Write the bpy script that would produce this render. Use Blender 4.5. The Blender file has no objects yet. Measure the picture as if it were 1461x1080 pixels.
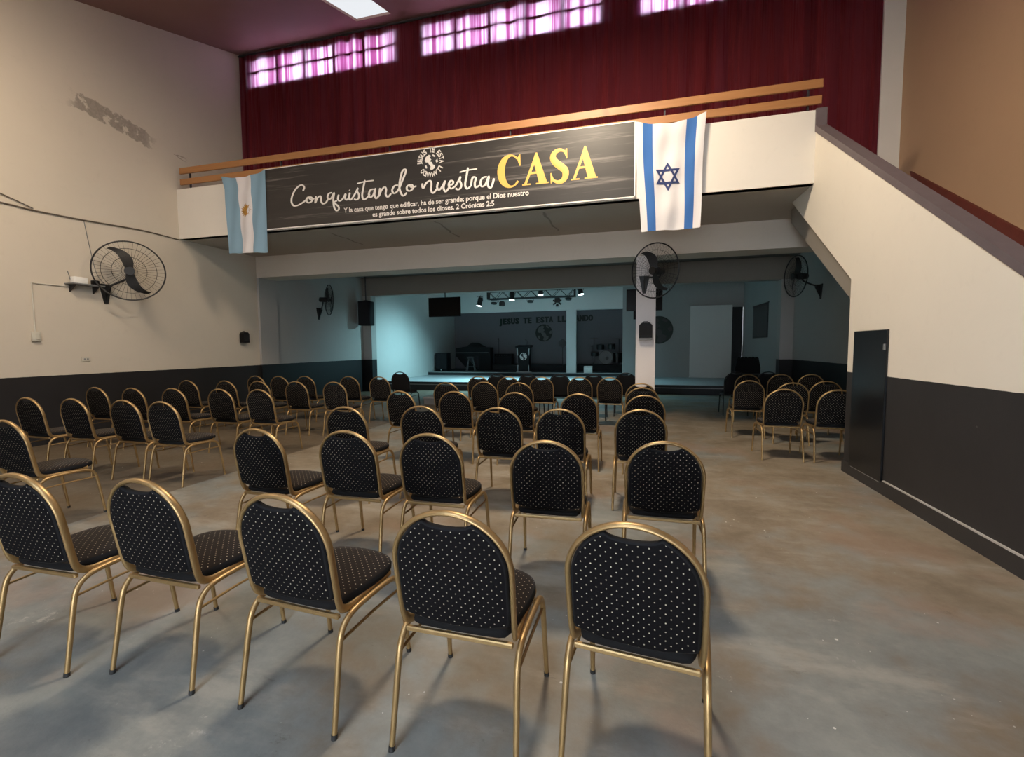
import bpy, bmesh, math, random
from mathutils import Vector, Matrix
random.seed(7)
S = bpy.context.scene
C = S.collection
PI = math.pi
R = math.radians

def lin(c):
    return tuple((x / 12.92 if x <= .04045 else ((x + .055) / 1.055) ** 2.4) for x in c)

def hexc(h):
    return lin(tuple(int(h[i:i + 2], 16) / 255 for i in (0, 2, 4)))

# ------------------------------------------------------------ materials
class NT:
    def __init__(self, name):
        self.m = bpy.data.materials.new(name); self.m.use_nodes = True
        self.t = self.m.node_tree; self.t.nodes.clear()
        self.out = self.t.nodes.new('ShaderNodeOutputMaterial')
    def n(self, typ, ins=None, **kw):
        nd = self.t.nodes.new('ShaderNode' + typ)
        for k, v in kw.items(): setattr(nd, k, v)
        for k, v in (ins or {}).items(): self.set(nd, k, v)
        return nd
    def set(self, nd, k, v):
        s = nd.inputs[k]
        if isinstance(v, bpy.types.NodeSocket): self.t.links.new(v, s)
        elif isinstance(v, bpy.types.Node): self.t.links.new(v.outputs[0], s)
        elif isinstance(v, (tuple, list)) and s.type == 'RGBA' and len(v) == 3: s.default_value = (*v, 1)
        else: s.default_value = v
    def math(self, op, a, b=0.0, c=0.0, clamp=False):
        nd = self.n('Math', {0: a, 1: b, 2: c}, operation=op, use_clamp=clamp); return nd.outputs[0]
    def mix(self, f, a, b):
        nd = self.n('Mix', data_type='RGBA')
        self.set(nd, 0, f); self.set(nd, 6, a); self.set(nd, 7, b); return nd.outputs[2]
    def coord(self, scale=None):
        tc = self.n('TexCoord').outputs['Object']
        if scale is None: return tc
        return self.n('Mapping', {'Vector': tc, 'Scale': scale}).outputs[0]
    def noise(self, scale, detail=4, rough=.55, vec=None, dim=None):
        return self.n('TexNoise', {'Vector': vec or self.coord(), 'Scale': scale, 'Detail': detail, 'Roughness': rough}).outputs[0]
    def ramp(self, f, lo, hi):
        return self.n('MapRange', {0: f, 1: lo, 2: hi, 3: 0.0, 4: 1.0}, interpolation_type='SMOOTHSTEP').outputs[0]
    def xyz(self):
        return self.n('SeparateXYZ', {0: self.coord()}).outputs
    def done(self, col, rough=.6, metal=0.0, bump=None, bstr=.2, bdist=.01, spec=.5, **kw):
        b = self.n('BsdfPrincipled', {'Base Color': col, 'Roughness': rough, 'Metallic': metal, 'Specular IOR Level': spec})
        for k, v in kw.items(): self.set(b, k.replace('_', ' '), v)
        if bump is not None:
            bn = self.n('Bump', {'Height': bump, 'Strength': bstr, 'Distance': bdist}); self.set(b, 'Normal', bn.outputs[0])
        self.t.links.new(b.outputs[0], self.out.inputs[0]); return self.m

def simple(name, col, rough=.6, metal=0.0, var=.18, scale=9.0, bstr=.05, spec=.5):
    t = NT(name); nz = t.noise(scale)
    dark = tuple(x * (1 - var) for x in col); light = tuple(min(1, x * (1 + var)) for x in col)
    return t.done(t.mix(nz, dark, light), rough, metal, nz, bstr, spec=spec)

def glow(name, col, strength):
    t = NT(name); e = t.n('Emission', {'Color': col, 'Strength': strength})
    t.t.links.new(e.outputs[0], t.out.inputs[0]); return t.m

def wall_paint(name, col, dado_z=None, dado=(.018, .017, .018), stain=None, var=.10, marks=()):
    t = NT(name); x, y, z = t.xyz()
    n1 = t.noise(.55, 5, .6); n2 = t.noise(9, 4, .6)
    c = t.mix(n1, tuple(k * (1 - var) for k in col), tuple(min(1, k * (1 + var * .7)) for k in col))
    c = t.mix(t.math('MULTIPLY', t.ramp(n2, .55, .75), .16), c, tuple(k * .8 for k in col))
    if stain:
        (y0, z0), (y1, z1), w = stain
        L = math.hypot(y1 - y0, z1 - z0); dy, dz = (y1 - y0) / L, (z1 - z0) / L
        a = t.math('ADD', t.math('MULTIPLY', t.math('SUBTRACT', y, y0), dy), t.math('MULTIPLY', t.math('SUBTRACT', z, z0), dz))
        d = t.math('ABSOLUTE', t.math('SUBTRACT', t.math('MULTIPLY', t.math('SUBTRACT', z, z0), dy), t.math('MULTIPLY', t.math('SUBTRACT', y, y0), dz)))
        along = t.math('MULTIPLY', t.ramp(a, -.1, .15), t.math('SUBTRACT', 1.0, t.ramp(a, L - .25, L + .1)))
        prof = t.math('SUBTRACT', 1.0, t.ramp(d, w * .35, w))
        n3 = t.noise(5.5, 6, .7)
        msk = t.ramp(t.math('ADD', t.math('MULTIPLY', along, t.math('SUBTRACT', prof, .55)), t.math('MULTIPLY', t.math('SUBTRACT', n3, .5), 2.4)), .16, .34); msk = t.math('MULTIPLY', msk, t.math('MULTIPLY', along, t.ramp(prof, .02, .3)))
        c = t.mix(t.math('MULTIPLY', msk, .75), c, t.mix(t.noise(26, 4), (.10, .085, .075), (.36, .31, .26)))
        # thin continuing crack
        d2 = t.math('ABSOLUTE', t.math('ADD', d, t.math('MULTIPLY', t.math('SUBTRACT', t.noise(3, 3), .5), .25)))
        ck = t.math('MULTIPLY', t.math('SUBTRACT', 1.0, t.ramp(d2, .004, .016)), t.math('MULTIPLY', t.ramp(a, L - .2, L), t.math('SUBTRACT', 1.0, t.ramp(a, L + .5, L + .7))))
        c = t.mix(t.math('MULTIPLY', ck, .7), c, (.2, .16, .13))
    for mx, my0, my1 in marks:
        d3 = t.math('ABSOLUTE', t.math('ADD', t.math('SUBTRACT', x, mx), t.math('MULTIPLY', t.math('SUBTRACT', t.noise(2.2, 3), .5), .22)))
        mk = t.math('MULTIPLY', t.math('SUBTRACT', 1.0, t.ramp(d3, .008, .03)), t.math('MULTIPLY', t.math('GREATER_THAN', y, my0), t.math('LESS_THAN', y, my1)))
        c = t.mix(t.math('MULTIPLY', mk, .65), c, (.10, .08, .065))
    rough = .62
    if dado_z is not None:
        edge = t.math('ADD', z, t.math('MULTIPLY', t.math('SUBTRACT', t.noise(6, 2), .5), .012))
        m = t.math('LESS_THAN', edge, dado_z)
        dc = t.mix(t.noise(2.5, 5), tuple(k * .8 for k in dado), tuple(k * 1.35 for k in dado))
        chips = t.ramp(t.noise(14, 3, .5), .77, .80)
        dc = t.mix(t.math('MULTIPLY', chips, .35), dc, (.25, .24, .23))
        c = t.mix(m, c, dc)
        rough = t.math('SUBTRACT', .65, t.math('MULTIPLY', m, .15))
    return t.done(c, rough, 0, n2, .12, .01, spec=.35)

def floor_mat():
    t = NT('worn painted concrete'); x, y, z = t.xyz()
    big = t.noise(.42, 5, .62); mid = t.noise(1.7, 8, .72); fine = t.noise(11, 6, .7)
    st = t.noise(1.0, 7, .66, vec=t.coord((.9, 2.4, 1)))
    warm = t.mix(t.ramp(mid, .25, .75), (.150, .118, .082), (.285, .238, .178))
    cool = t.mix(t.ramp(mid, .25, .75), (.110, .119, .119), (.228, .232, .212))
    # cool worn patches; more towards the entrance, its cool light put in colour
    near = t.math('SUBTRACT', 1.0, t.ramp(y, 1.0, 5.2))
    f = t.ramp(t.math('ADD', t.math('ADD', big, t.math('MULTIPLY', t.math('SUBTRACT', mid, .5), .35)), t.math('MULTIPLY', near, .09)), .46, .62)
    c = t.mix(f, warm, cool)
    c = t.mix(t.math('MULTIPLY', t.ramp(st, .50, .68), .5), c, (.34, .315, .27))
    pink = t.math('MULTIPLY', t.ramp(t.noise(.8, 6), .52, .64), .42)
    c = t.mix(pink, c, (.27, .175, .125))
    # darker strip of older paint beyond the aisle edge on the left
    wob = t.math('ADD', x, t.math('MULTIPLY', t.math('SUBTRACT', t.noise(1.2, 3), .5), .06))
    left = t.math('MULTIPLY', t.math('LESS_THAN', wob, -4.72), .78)
    c = t.mix(left, c, t.mix(mid, (.056, .041, .026), (.125, .092, .058)))
    # scraped light marks, dark scuffs, chips and crumbs
    sc = t.ramp(t.noise(2.6, 10, .8), .61, .66)
    c = t.mix(t.math('MULTIPLY', sc, .40), c, (.46, .43, .38))
    dk = t.ramp(t.noise(3.3, 10, .8, vec=t.coord((1, 1.9, 1))), .60, .68)
    c = t.mix(t.math('MULTIPLY', dk, .5), c, (.075, .062, .048))
    scr = t.ramp(t.noise(1.0, 9, .85, vec=t.coord((2.2, 9, 1))), .66, .70)
    c = t.mix(t.math('MULTIPLY', scr, .45), c, (.50, .48, .44))
    for sc_, thr, amt in ((6.5, .055, .85), (17.0, .07, .55)):
        sp = t.n('TexVoronoi', {'Vector': t.coord(), 'Scale': sc_, 'Randomness': 1.0}, feature='F1').outputs[0]
        spm = t.math('LESS_THAN', sp, t.math('MULTIPLY', t.ramp(t.noise(2.1, 3), .48, .62), thr))
        c = t.mix(t.math('MULTIPLY', spm, amt), c, (.62, .60, .56))
    rough = t.math('ADD', .36, t.math('MULTIPLY', fine, .3))
    return t.done(c, rough, 0, t.math('ADD', fine, t.math('MULTIPLY', mid, 1.5)), .22, .008, spec=.38)

def fabric(name, ax, base=(.0034, .0030, .0036)):
    """black upholstery woven with a diagonal lattice of small pale dots (seat: x,y; back: x,z)"""
    t = NT(name); x, y, z = t.xyz(); u = x; v = (y if ax == 'xy' else z)
    P = .034
    def lat(o):
        fu = t.math('SUBTRACT', t.math('FRACT', t.math('ADD', t.math('DIVIDE', u, P), 40 + o)), .5)
        fv = t.math('SUBTRACT', t.math('FRACT', t.math('ADD', t.math('DIVIDE', v, P), 40 + o)), .5)
        return t.math('SQRT', t.math('ADD', t.math('MULTIPLY', fu, fu), t.math('MULTIPLY', fv, fv)))
    d = t.math('MINIMUM', lat(0.0), lat(.5))
    dots = t.math('SUBTRACT', 1.0, t.ramp(d, .052, .082))
    n = t.noise(260, 2)
    b = t.mix(n, tuple(k * .7 for k in base), tuple(k * 1.5 for k in base))
    c = t.mix(dots, b, (.42, .36, .27))
    return t.done(c, .92, 0, n, .25, .002, spec=.12, Sheen_Weight=(.10 if ax == 'xy' else .0), Sheen_Roughness=.4)

def curtain_mat():
    t = NT('wine red curtain cloth'); n = t.noise(60, 3, vec=t.coord((6, 1, .4)))
    g = t.noise(9, 3, .7, vec=t.coord((1, .3, .02))); g = t.ramp(g, .38, .58)
    c = t.mix(n, (.115, .015, .019), (.185, .027, .030))
    d = t.n('BsdfDiffuse', {'Color': c})
    tr = t.n('BsdfTranslucent', {'Color': t.mix(g, (.62, .12, .40), (.98, .62, .88))})
    m = t.n('MixShader', {0: t.math('ADD', .17, t.math('MULTIPLY', g, .17)), 1: d.outputs[0], 2: tr.outputs[0]})
    t.t.links.new(m.outputs[0], t.out.inputs[0]); return t.m

def cloth_mat(name, col, trans=.18):
    t = NT(name); n = t.noise(120, 2)
    c = t.mix(n, tuple(k * .92 for k in col), col)
    d = t.n('BsdfDiffuse', {'Color': c}); tr = t.n('BsdfTranslucent', {'Color': c})
    m = t.n('MixShader', {0: trans, 1: d.outputs[0], 2: tr.outputs[0]})
    t.t.links.new(m.outputs[0], t.out.inputs[0]); return t.m

def banner_mat():
    t = NT('printed banner vinyl'); x, y, z = t.xyz()
    n = t.noise(1.0, 6, .65, vec=t.coord((.55, 1, 4.5)))
    w = t.noise(1.0, 5, .7, vec=t.coord((.35, 1, 9)))
    c = t.mix(n, (.012, .011, .011), (.05, .045, .042))
    c = t.mix(t.math('MULTIPLY', t.ramp(w, .54, .74), .65), c, (.26, .235, .22))
    return t.done(c, .45, 0, n, .05, spec=.4)

def wood_mat(name, c0, c1, sc=(.6, 9, 9)):
    t = NT(name); n = t.noise(2.2, 6, .6, vec=t.coord(sc)); k = t.noise(1.3, 2, vec=t.coord((1.4, 1, 1)))
    c = t.mix(n, c0, c1); c = t.mix(t.math('MULTIPLY', t.ramp(k, .66, .74), .45), c, tuple(q * .45 for q in c0))
    return t.done(c, .5, 0, n, .1)

M = {}
M['gold'] = None
t = NT('gold lacquered steel'); nz = t.noise(35, 4)
M['gold'] = t.done(t.mix(nz, (.31, .20, .085), (.40, .27, .125)), t.math('ADD', .34, t.math('MULTIPLY', nz, .12)), .72, nz, .03, spec=.5)
M['darkframe'] = simple('black lacquered steel', (.012, .011, .011), .4, .4)
M['fab_back'] = fabric('dotted black upholstery back', 'xz')
M['fab_seat'] = fabric('dotted black upholstery seat', 'xy', (.014, .0098, .0075))  # browner, lighter base than the back: grazing sheen put into the colour
M['fab_plain'] = simple('plain black upholstery', (.006, .006, .007), .85, 0, spec=.2)
M['rubber'] = simple('black rubber', (.012, .012, .012), .7)
M['black'] = simple('matt black metal', (.012, .012, .013), .5)
M['black_plastic'] = simple('black plastic', (.006, .006, .007), .5, spec=.18)
M['screen'] = simple('unlit black screen', (.004, .004, .005), .3, spec=.15)
M['grille'] = simple('black speaker cloth', (.008, .008, .010), .9)
M['steel'] = simple('brushed steel', (.60, .60, .61), .4, .6)
M['white'] = simple('white enamel', (.72, .71, .68), .45)
M['offwhite'] = simple('aged white plastic', (.50, .47, .40), .55)
M['cable_tan'] = simple('dusty cable sheath', (.12, .095, .07), .7)
M['grey'] = simple('grey paint', (.17, .175, .18), .6)
M['floor'] = floor_mat()
M['wall_left'] = wall_paint('cream wall paint', (.56, .50, .415), 1.095, (.016, .015, .016), ((5.70, 5.70), (7.08, 5.50), .26))
M['wall_cream'] = wall_paint('cream parapet paint', (.70, .655, .585))
M['wall_stair'] = wall_paint('ivory stair paint', (.72, .665, .575), 1.178, (.026, .024, .024))
M['wall_tan'] = wall_paint('tan wall paint', (.42, .27, .165))
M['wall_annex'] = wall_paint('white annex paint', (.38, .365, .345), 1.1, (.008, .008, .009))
M['wall_plain'] = wall_paint('white plain paint', (.60, .53, .45))
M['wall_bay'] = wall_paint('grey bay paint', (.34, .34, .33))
M['wall_dim'] = wall_paint('bare grey render', (.10, .085, .08))  # hidden wall darkened in colour to keep light from returning through curtains
M['wall_stage'] = wall_paint('white stage paint', (.60, .60, .58))
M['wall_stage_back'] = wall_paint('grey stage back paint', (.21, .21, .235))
M['wall_rear'] = wall_paint('cream rear paint', (.56, .50, .42))
M['soffit_warm'] = wall_paint('warm grey soffit paint', (.42, .375, .315), marks=((-5.8, 7.9, 9.0), (-3.5, 7.75, 8.97), (-1.485, 7.75, 9.05)))
M['soffit'] = wall_paint('grey soffit paint', (.25, .225, .195))
M['annex_ceiling'] = wall_paint('grey annex ceiling paint', (.13, .125, .12))
M['column'] = wall_paint('white column paint', (.70, .655, .64))
M['ceiling'] = wall_paint('brown roof lining', (.31, .18, .155), var=.2)
M['coping'] = simple('grey violet coping paint', (.115, .09, .095), .6)
M['redbase'] = simple('oxide red paint', (.115, .022, .014), .6, var=.3)
M['baseboard'] = simple('charcoal baseboard paint', (.030, .027, .026), .55)
M['whiteline'] = simple('pale plaster line', (.42, .40, .37), .7)
M['doorblack'] = simple('gloss black door paint', (.008, .009, .011), .28, spec=.4)
M['curtain'] = curtain_mat()
M['wood'] = wood_mat('varnished pine', (.26, .11, .036), (.42, .20, .075))
M['banner'] = banner_mat()
M['letter_white'] = simple('white print', (.72, .68, .64), .5, var=.05)
M['letter_gold'] = simple('golden print', (.72, .43, .10), .5, var=.06)
M['emblem_dark'] = simple('dark grey print', (.035, .034, .036), .5)
M['flag_blue'] = cloth_mat('sky blue flag cloth', (.25, .39, .50))
M['flag_white'] = cloth_mat('white flag cloth', (.78, .75, .76))
M['flag_royal'] = cloth_mat('royal blue flag cloth', (.065, .17, .45))
M['flag_navy'] = cloth_mat('navy flag print', (.05, .065, .16), .05)
M['sun'] = cloth_mat('ochre flag print', (.45, .25, .07), .05)
M['stage_top'] = simple('stage platform vinyl', (.38, .40, .41), .38, var=.08)
M['stage_dark'] = simple('stage riser carpet', (.022, .025, .028), .8)
M['nosing'] = simple('pale step nosing', (.33, .34, .34), .5)
M['carpet'] = simple('stage carpet', (.03, .03, .034), .9)
M['drum'] = simple('black drum wrap', (.012, .012, .013), .3)
M['drum_head'] = simple('drum skin', (.22, .22, .22), .6)
M['cymbal'] = simple('bronze cymbal', (.22, .15, .06), .35, .9)
M['letter_dark'] = simple('dark green wall lettering', (.010, .022, .017), .5)
M['glass'] = None
t = NT('window glass'); g = t.n('BsdfGlossy', {'Color': (1, 1, 1), 'Roughness': .02}); tr = t.n('BsdfTransparent', {'Color': (.95, .97, .98)})
m = t.n('MixShader', {0: .06, 1: tr.outputs[0], 2: g.outputs[0]}); t.t.links.new(m.outputs[0], t.out.inputs[0]); M['glass'] = t.m
M['muntin'] = simple('dark window steel', (.03, .025, .03), .5)
M['skylight'] = glow('daylit fibreglass roof sheet', (.70, .84, 1.0), 13.5)  # unseen roof sheet, added to glow cool from above
M['skylight_dim'] = glow('shaded fibreglass roof sheet', (.93, .96, 1.0), .9)  # visible roof sheet, glow kept low
M['lamp_lens'] = glow('lit spotlight lens', (.80, .97, 1.0), 9.0)

# ------------------------------------------------------------ mesh builder
class MB:
    def __init__(self): self.v = []; self.f = []; self.mi = []
    def add(self, vs, fs, mi=0):
        o = len(self.v); self.v += [tuple(p) for p in vs]
        for f in fs: self.f.append([o + i for i in f]); self.mi.append(mi)
        return self
    def box(self, x0, x1, y0, y1, z0, z1, mi=0, mat=None):
        vs = [(x, y, z) for x in (x0, x1) for y in (y0, y1) for z in (z0, z1)]
        if mat is not None: vs = [mat @ Vector(p) for p in vs]
        return self.add(vs, [(0, 1, 3, 2), (4, 6, 7, 5), (0, 4, 5, 1), (2, 3, 7, 6), (0, 2, 6, 4), (1, 5, 7, 3)], mi)
    def rbox(self, x0, x1, y0, y1, z0, z1, r=.01, seg=2, mi=0, mat=None):
        bm = bmesh.new(); bmesh.ops.create_cube(bm, size=1)
        for v in bm.verts: v.co = Vector((x0 + (v.co.x + .5) * (x1 - x0), y0 + (v.co.y + .5) * (y1 - y0), z0 + (v.co.z + .5) * (z1 - z0)))
        bmesh.ops.bevel(bm, geom=bm.edges[:], offset=r, segments=seg, affect='EDGES', profile=.5)
        bm.verts.index_update()
        vs = [(mat @ v.co if mat is not None else v.co) for v in bm.verts]; fs = [[v.index for v in f.verts] for f in bm.faces]
        bm.free(); return self.add(vs, fs, mi)
    def tube(self, path, r=.01, seg=8, closed=False, mi=0, ab=None, up=None, caps=True):
        P = [Vector(p) for p in path]; n = len(P); rr = r if isinstance(r, (list, tuple)) else [r] * n
        vs = []; fs = []; prev = None
        for i in range(n):
            a = P[(i - 1) % n] if (closed or i > 0) else P[i]; b = P[(i + 1) % n] if (closed or i < n - 1) else P[i]
            T = (b - a).normalized()
            if up is not None: N = Vector(up) - T * T.dot(Vector(up))
            elif prev is None: N = (Vector((0, 0, 1)) if abs(T.z) < .9 else Vector((1, 0, 0))); N = N - T * T.dot(N)
            else: N = prev - T * T.dot(prev)
            N.normalize(); prev = N; B = T.cross(N)
            ka, kb = ab if ab else (1, 1)
            for k in range(seg):
                an = 2 * PI * k / seg; vs.append(P[i] + N * (math.cos(an) * rr[i] * ka) + B * (math.sin(an) * rr[i] * kb))
        for i in range(n if closed else n - 1):
            j = (i + 1) % n
            for k in range(seg):
                l = (k + 1) % seg; fs.append((i * seg + k, i * seg + l, j * seg + l, j * seg + k))
        if not closed and caps: fs.append(tuple(range(seg))[::-1]); fs.append(tuple((n - 1) * seg + k for k in range(seg)))
        return self.add(vs, fs, mi)
    def cyl(self, a, b, r0, r1=None, seg=16, mi=0): return self.tube([a, b], [r0, r0 if r1 is None else r1], seg, mi=mi)
    def sphere(self, c, r, seg=14, rings=8, sc=(1, 1, 1), mi=0):
        vs = []; fs = []
        for i in range(rings + 1):
            th = PI * i / rings
            for k in range(seg):
                ph = 2 * PI * k / seg; vs.append((c[0] + r * sc[0] * math.sin(th) * math.cos(ph), c[1] + r * sc[1] * math.sin(th) * math.sin(ph), c[2] + r * sc[2] * math.cos(th)))
        for i in range(rings):
            for k in range(seg):
                l = (k + 1) % seg; fs.append((i * seg + k, (i + 1) * seg + k, (i + 1) * seg + l, i * seg + l))
        return self.add(vs, fs, mi)
    def prism(self, pts, a, b, axis='y', mi=0):
        def P(p, w): return {'y': (p[0], w, p[1]), 'x': (w, p[0], p[1]), 'z': (p[0], p[1], w)}[axis]
        n = len(pts); vs = [P(p, a) for p in pts] + [P(p, b) for p in pts]
        fs = [tuple(range(n)), tuple(range(n, 2 * n))[::-1]] + [(i, n + i, n + (i + 1) % n, (i + 1) % n) for i in range(n)]
        return self.add(vs, fs, mi)
    def xf(self, mat):
        self.v = [tuple(mat @ Vector(p)) for p in self.v]; return self
    def build(self, name, mats, parent=None, smooth=True, angle=35, loc=None):
        me = bpy.data.meshes.new(name); me.from_pydata(self.v, [], self.f)
        ms = mats if isinstance(mats, (list, tuple)) else [mats]
        for m_ in ms: me.materials.append(M[m_] if isinstance(m_, str) else m_)
        me.polygons.foreach_set('material_index', self.mi)
        bm = bmesh.new(); bm.from_mesh(me); bmesh.ops.recalc_face_normals(bm, faces=bm.faces); bm.to_mesh(me); bm.free()
        if smooth:
            me.polygons.foreach_set('use_smooth', [True] * len(me.polygons)); me.set_sharp_from_angle(angle=R(angle))
        o = bpy.data.objects.new(name, me); C.objects.link(o)
        if parent is not None: o.parent = parent
        if loc is not None: o.location = loc
        return o

def tag(o, label, cat, group=None, kind=None):
    if label: o['label'] = label
    if cat: o['category'] = cat
    if group: o['group'] = group
    if kind: o['kind'] = kind
    return o

def struct(o, label=None, cat=None):
    o['kind'] = 'structure'
    if label: o['label'] = label
    if cat: o['category'] = cat
    return o

def thing(name, label, cat, loc=(0, 0, 0), rz=0.0, group=None):
    o = bpy.data.objects.new(name, None); C.objects.link(o); o.empty_display_size = .2
    o.location = loc; o.rotation_euler = (0, 0, rz); return tag(o, label, cat, group)

def copy_tree(o, parent=None):
    c = o.copy(); C.objects.link(c)
    if parent is not None: c.parent = parent
    for ch in list(o.children): copy_tree(ch, c)
    return c

def smooth_path(pts, n=6, closed=False):
    P = [Vector(p) for p in pts]; out = []; L = len(P)
    for i in range(L if closed else L - 1):
        p0 = P[(i - 1) % L] if (closed or i > 0) else P[0]; p1 = P[i]; p2 = P[(i + 1) % L]
        p3 = P[(i + 2) % L] if (closed or i + 2 < L) else P[-1]
        for k in range(n):
            u = k / n
            out.append(.5 * ((2 * p1) + (-p0 + p2) * u + (2 * p0 - 5 * p1 + 4 * p2 - p3) * u * u + (-p0 + 3 * p1 - 3 * p2 + p3) * u ** 3))
    if not closed: out.append(P[-1])
    return out

def text_mesh(s, size=1.0, align='LEFT', bold=0.0):
    """built-in font outlines as (verts2d, faces)"""
    cu = bpy.data.curves.new('lettering_outline', 'FONT'); cu.body = s; cu.size = size; cu.align_x = align; cu.resolution_u = 3; cu.offset = bold
    ob = bpy.data.objects.new('lettering_outline', cu); C.objects.link(ob)
    dg = bpy.context.evaluated_depsgraph_get(); dg.update()
    me = bpy.data.meshes.new_from_object(ob.evaluated_get(dg))
    vs = [(v.co.x, v.co.y) for v in me.vertices]; fs = [list(p.vertices) for p in me.polygons]
    bpy.data.objects.remove(ob); bpy.data.curves.remove(cu); bpy.data.meshes.remove(me)
    return vs, fs

# ------------------------------------------------------------ dimensions (metres; x right, y towards the stage)
XL, XS, XR = -9.055, 2.408, 4.17
YR, YB, YW, YA, YP, YE = -3.6, 7.46, 9.41, 13.97, 18.4, 21.5
ZS, ZBF, ZAC = 3.76, 3.90, 3.87
TH = .115
def roof(y): return 8.346 + .324 * (y - 9.08)

# ------------------------------------------------------------ setting
struct(MB().box(XL - .3, 5.5, YR - .3, YE + .3, -.2, 0).build('floor', 'floor'))
struct(MB().prism([(YR - .1, 0), (YW + .6, 0), (YW + .6, 9.0), (YR - .1, roof(YR) + .3)], XL - .3, XL, 'x').build('wall_left', 'wall_left'))
struct(MB().prism([(YR - .1, 0), (YW + .6, 0), (YW + .6, 9.0), (YR - .1, roof(YR) + .3)], XR, XR + .3, 'x').build('wall_right', 'wall_tan'))
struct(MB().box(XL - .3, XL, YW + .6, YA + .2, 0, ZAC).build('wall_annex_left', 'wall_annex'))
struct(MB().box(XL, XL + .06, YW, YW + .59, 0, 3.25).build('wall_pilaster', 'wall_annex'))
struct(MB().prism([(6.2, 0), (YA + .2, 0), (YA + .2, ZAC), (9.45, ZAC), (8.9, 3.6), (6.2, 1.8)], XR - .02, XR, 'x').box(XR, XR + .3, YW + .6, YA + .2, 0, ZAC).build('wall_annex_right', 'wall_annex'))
# rear wall with an unseen entrance, put in to let cool daylight through
rw = MB()
rw.box(XL, -2.0, YR - .2, YR, 0, 4.6).box(.6, XR, YR - .2, YR, 0, 4.6).box(-2.0, .6, YR - .2, YR, 2.3, 4.6)
struct(rw.build('wall_rear', 'wall_rear'))
# sloping roof lining with one skylight sheet and a second, unseen one added for light
SKY = [(-5.63, -4.84, 4.2, 8.78), (-2.1, -.6, -2.6, .4)]
def roof_piece(mb, x0, x1, y0, y1, th=.12, dz=0.0, mi=0):
    vs = []
    for x in (x0, x1):
        for y in (y0, y1):
            vs += [(x, y, roof(y) + dz), (x, y, roof(y) + dz + th)]
    mb.add(vs, [(0, 1, 3, 2), (4, 6, 7, 5), (0, 4, 5, 1), (2, 3, 7, 6), (0, 2, 6, 4), (1, 5, 7, 3)], mi)
rf = MB(); xs = XL - .3
for (a, b, y0, y1) in SKY:
    roof_piece(rf, xs, a, YR - .2, YW + .6)
    roof_piece(rf, a, b, YR - .2, y0); roof_piece(rf, a, b, y1, YW + .6); xs = b
roof_piece(rf, xs, XR + .3, YR - .2, YW + .6)
struct(rf.build('ceiling', 'ceiling', smooth=False))
for i, (a, b, y0, y1) in enumerate(SKY):
    sk = MB(); roof_piece(sk, a, b, y0, y1, .02, .05)
    struct(sk.build('window_%d' % (4 + i), 'skylight' if i else 'skylight_dim', smooth=False))
# wall above the lower roof with three clerestory windows
WIN = [(-8.72, -4.98), (-4.34, -.67), (.03, 3.75)]
WZ0, WZ1 = 7.57, 8.19
YF = 9.19
wf = MB().box(XL, XR, YF, YF + .3, ZBF, WZ0).box(XL, XR, YF, YF + .3, WZ1, 8.7)
xs = XL
for a, b in WIN:
    wf.box(xs, a, YF, YF + .3, WZ0, WZ1); xs = b
wf.box(xs, XR, YF, YF + .3, WZ0, WZ1)
struct(wf.build('wall_front', 'wall_dim', smooth=False))
for i, (a, b) in enumerate(WIN):
    fr = MB(); d = .03
    fr.box(a, b, YF + .01, YF + .06, WZ0, WZ0 + d).box(a, b, YF + .01, YF + .06, WZ1 - d, WZ1).box(a, a + d, YF + .01, YF + .06, WZ0, WZ1).box(b - d, b, YF + .01, YF + .06, WZ0, WZ1)
    w = struct(fr.build('window_%d' % (1 + i), 'muntin', smooth=False))
    for k in range(1, 5):
        x = a + (b - a) * k / 5; MB().box(x - .04, x + .04, YF - .004, YF + .05, WZ0 + d, WZ1 - d).build('muntin', 'muntin', w, False)
    MB().box(a + d, b - d, YF - .004, YF + .048, WZ0 + .31, WZ0 + .365).build('muntin', 'muntin', w, False)
    MB().box(a + d, b - d, YF + .028, YF + .034, WZ0 + d, WZ1 - d).build('pane', 'glass', w, False)
struct(MB().box(3.87, XR, YF - .06, YF, ZBF, 8.4).build('trim_9', 'wall_cream', smooth=False))
# beams, annex ceiling, balcony
struct(MB().box(XL + .001, XR, YW, YW + .59, 3.25, ZAC).build('trim_1', 'wall_plain'))
struct(MB().box(XL, XR, YA, YA + .33, 3.27, ZAC).build('trim_2', 'soffit'))
struct(MB().box(XL - .3, XR + .3, YW + .1, YE + .2, ZAC, ZAC + .13).build('ceiling_annex', 'annex_ceiling'))
struct(MB().box(XL, XS + TH, YB + .02, YW, ZS, ZBF).box(XS + TH, XR, 8.8, YW, ZS, ZBF).build('ceiling_balcony', 'soffit_warm', smooth=False))
struct(MB().box(XL, XS + TH, YB, YB + .14, ZS, 4.75).build('wall_balcony', 'wall_cream'))
struct(MB().box(.02, .39, YW, YW + .3, 0, 3.25).build('wall_column', 'column'))
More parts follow.
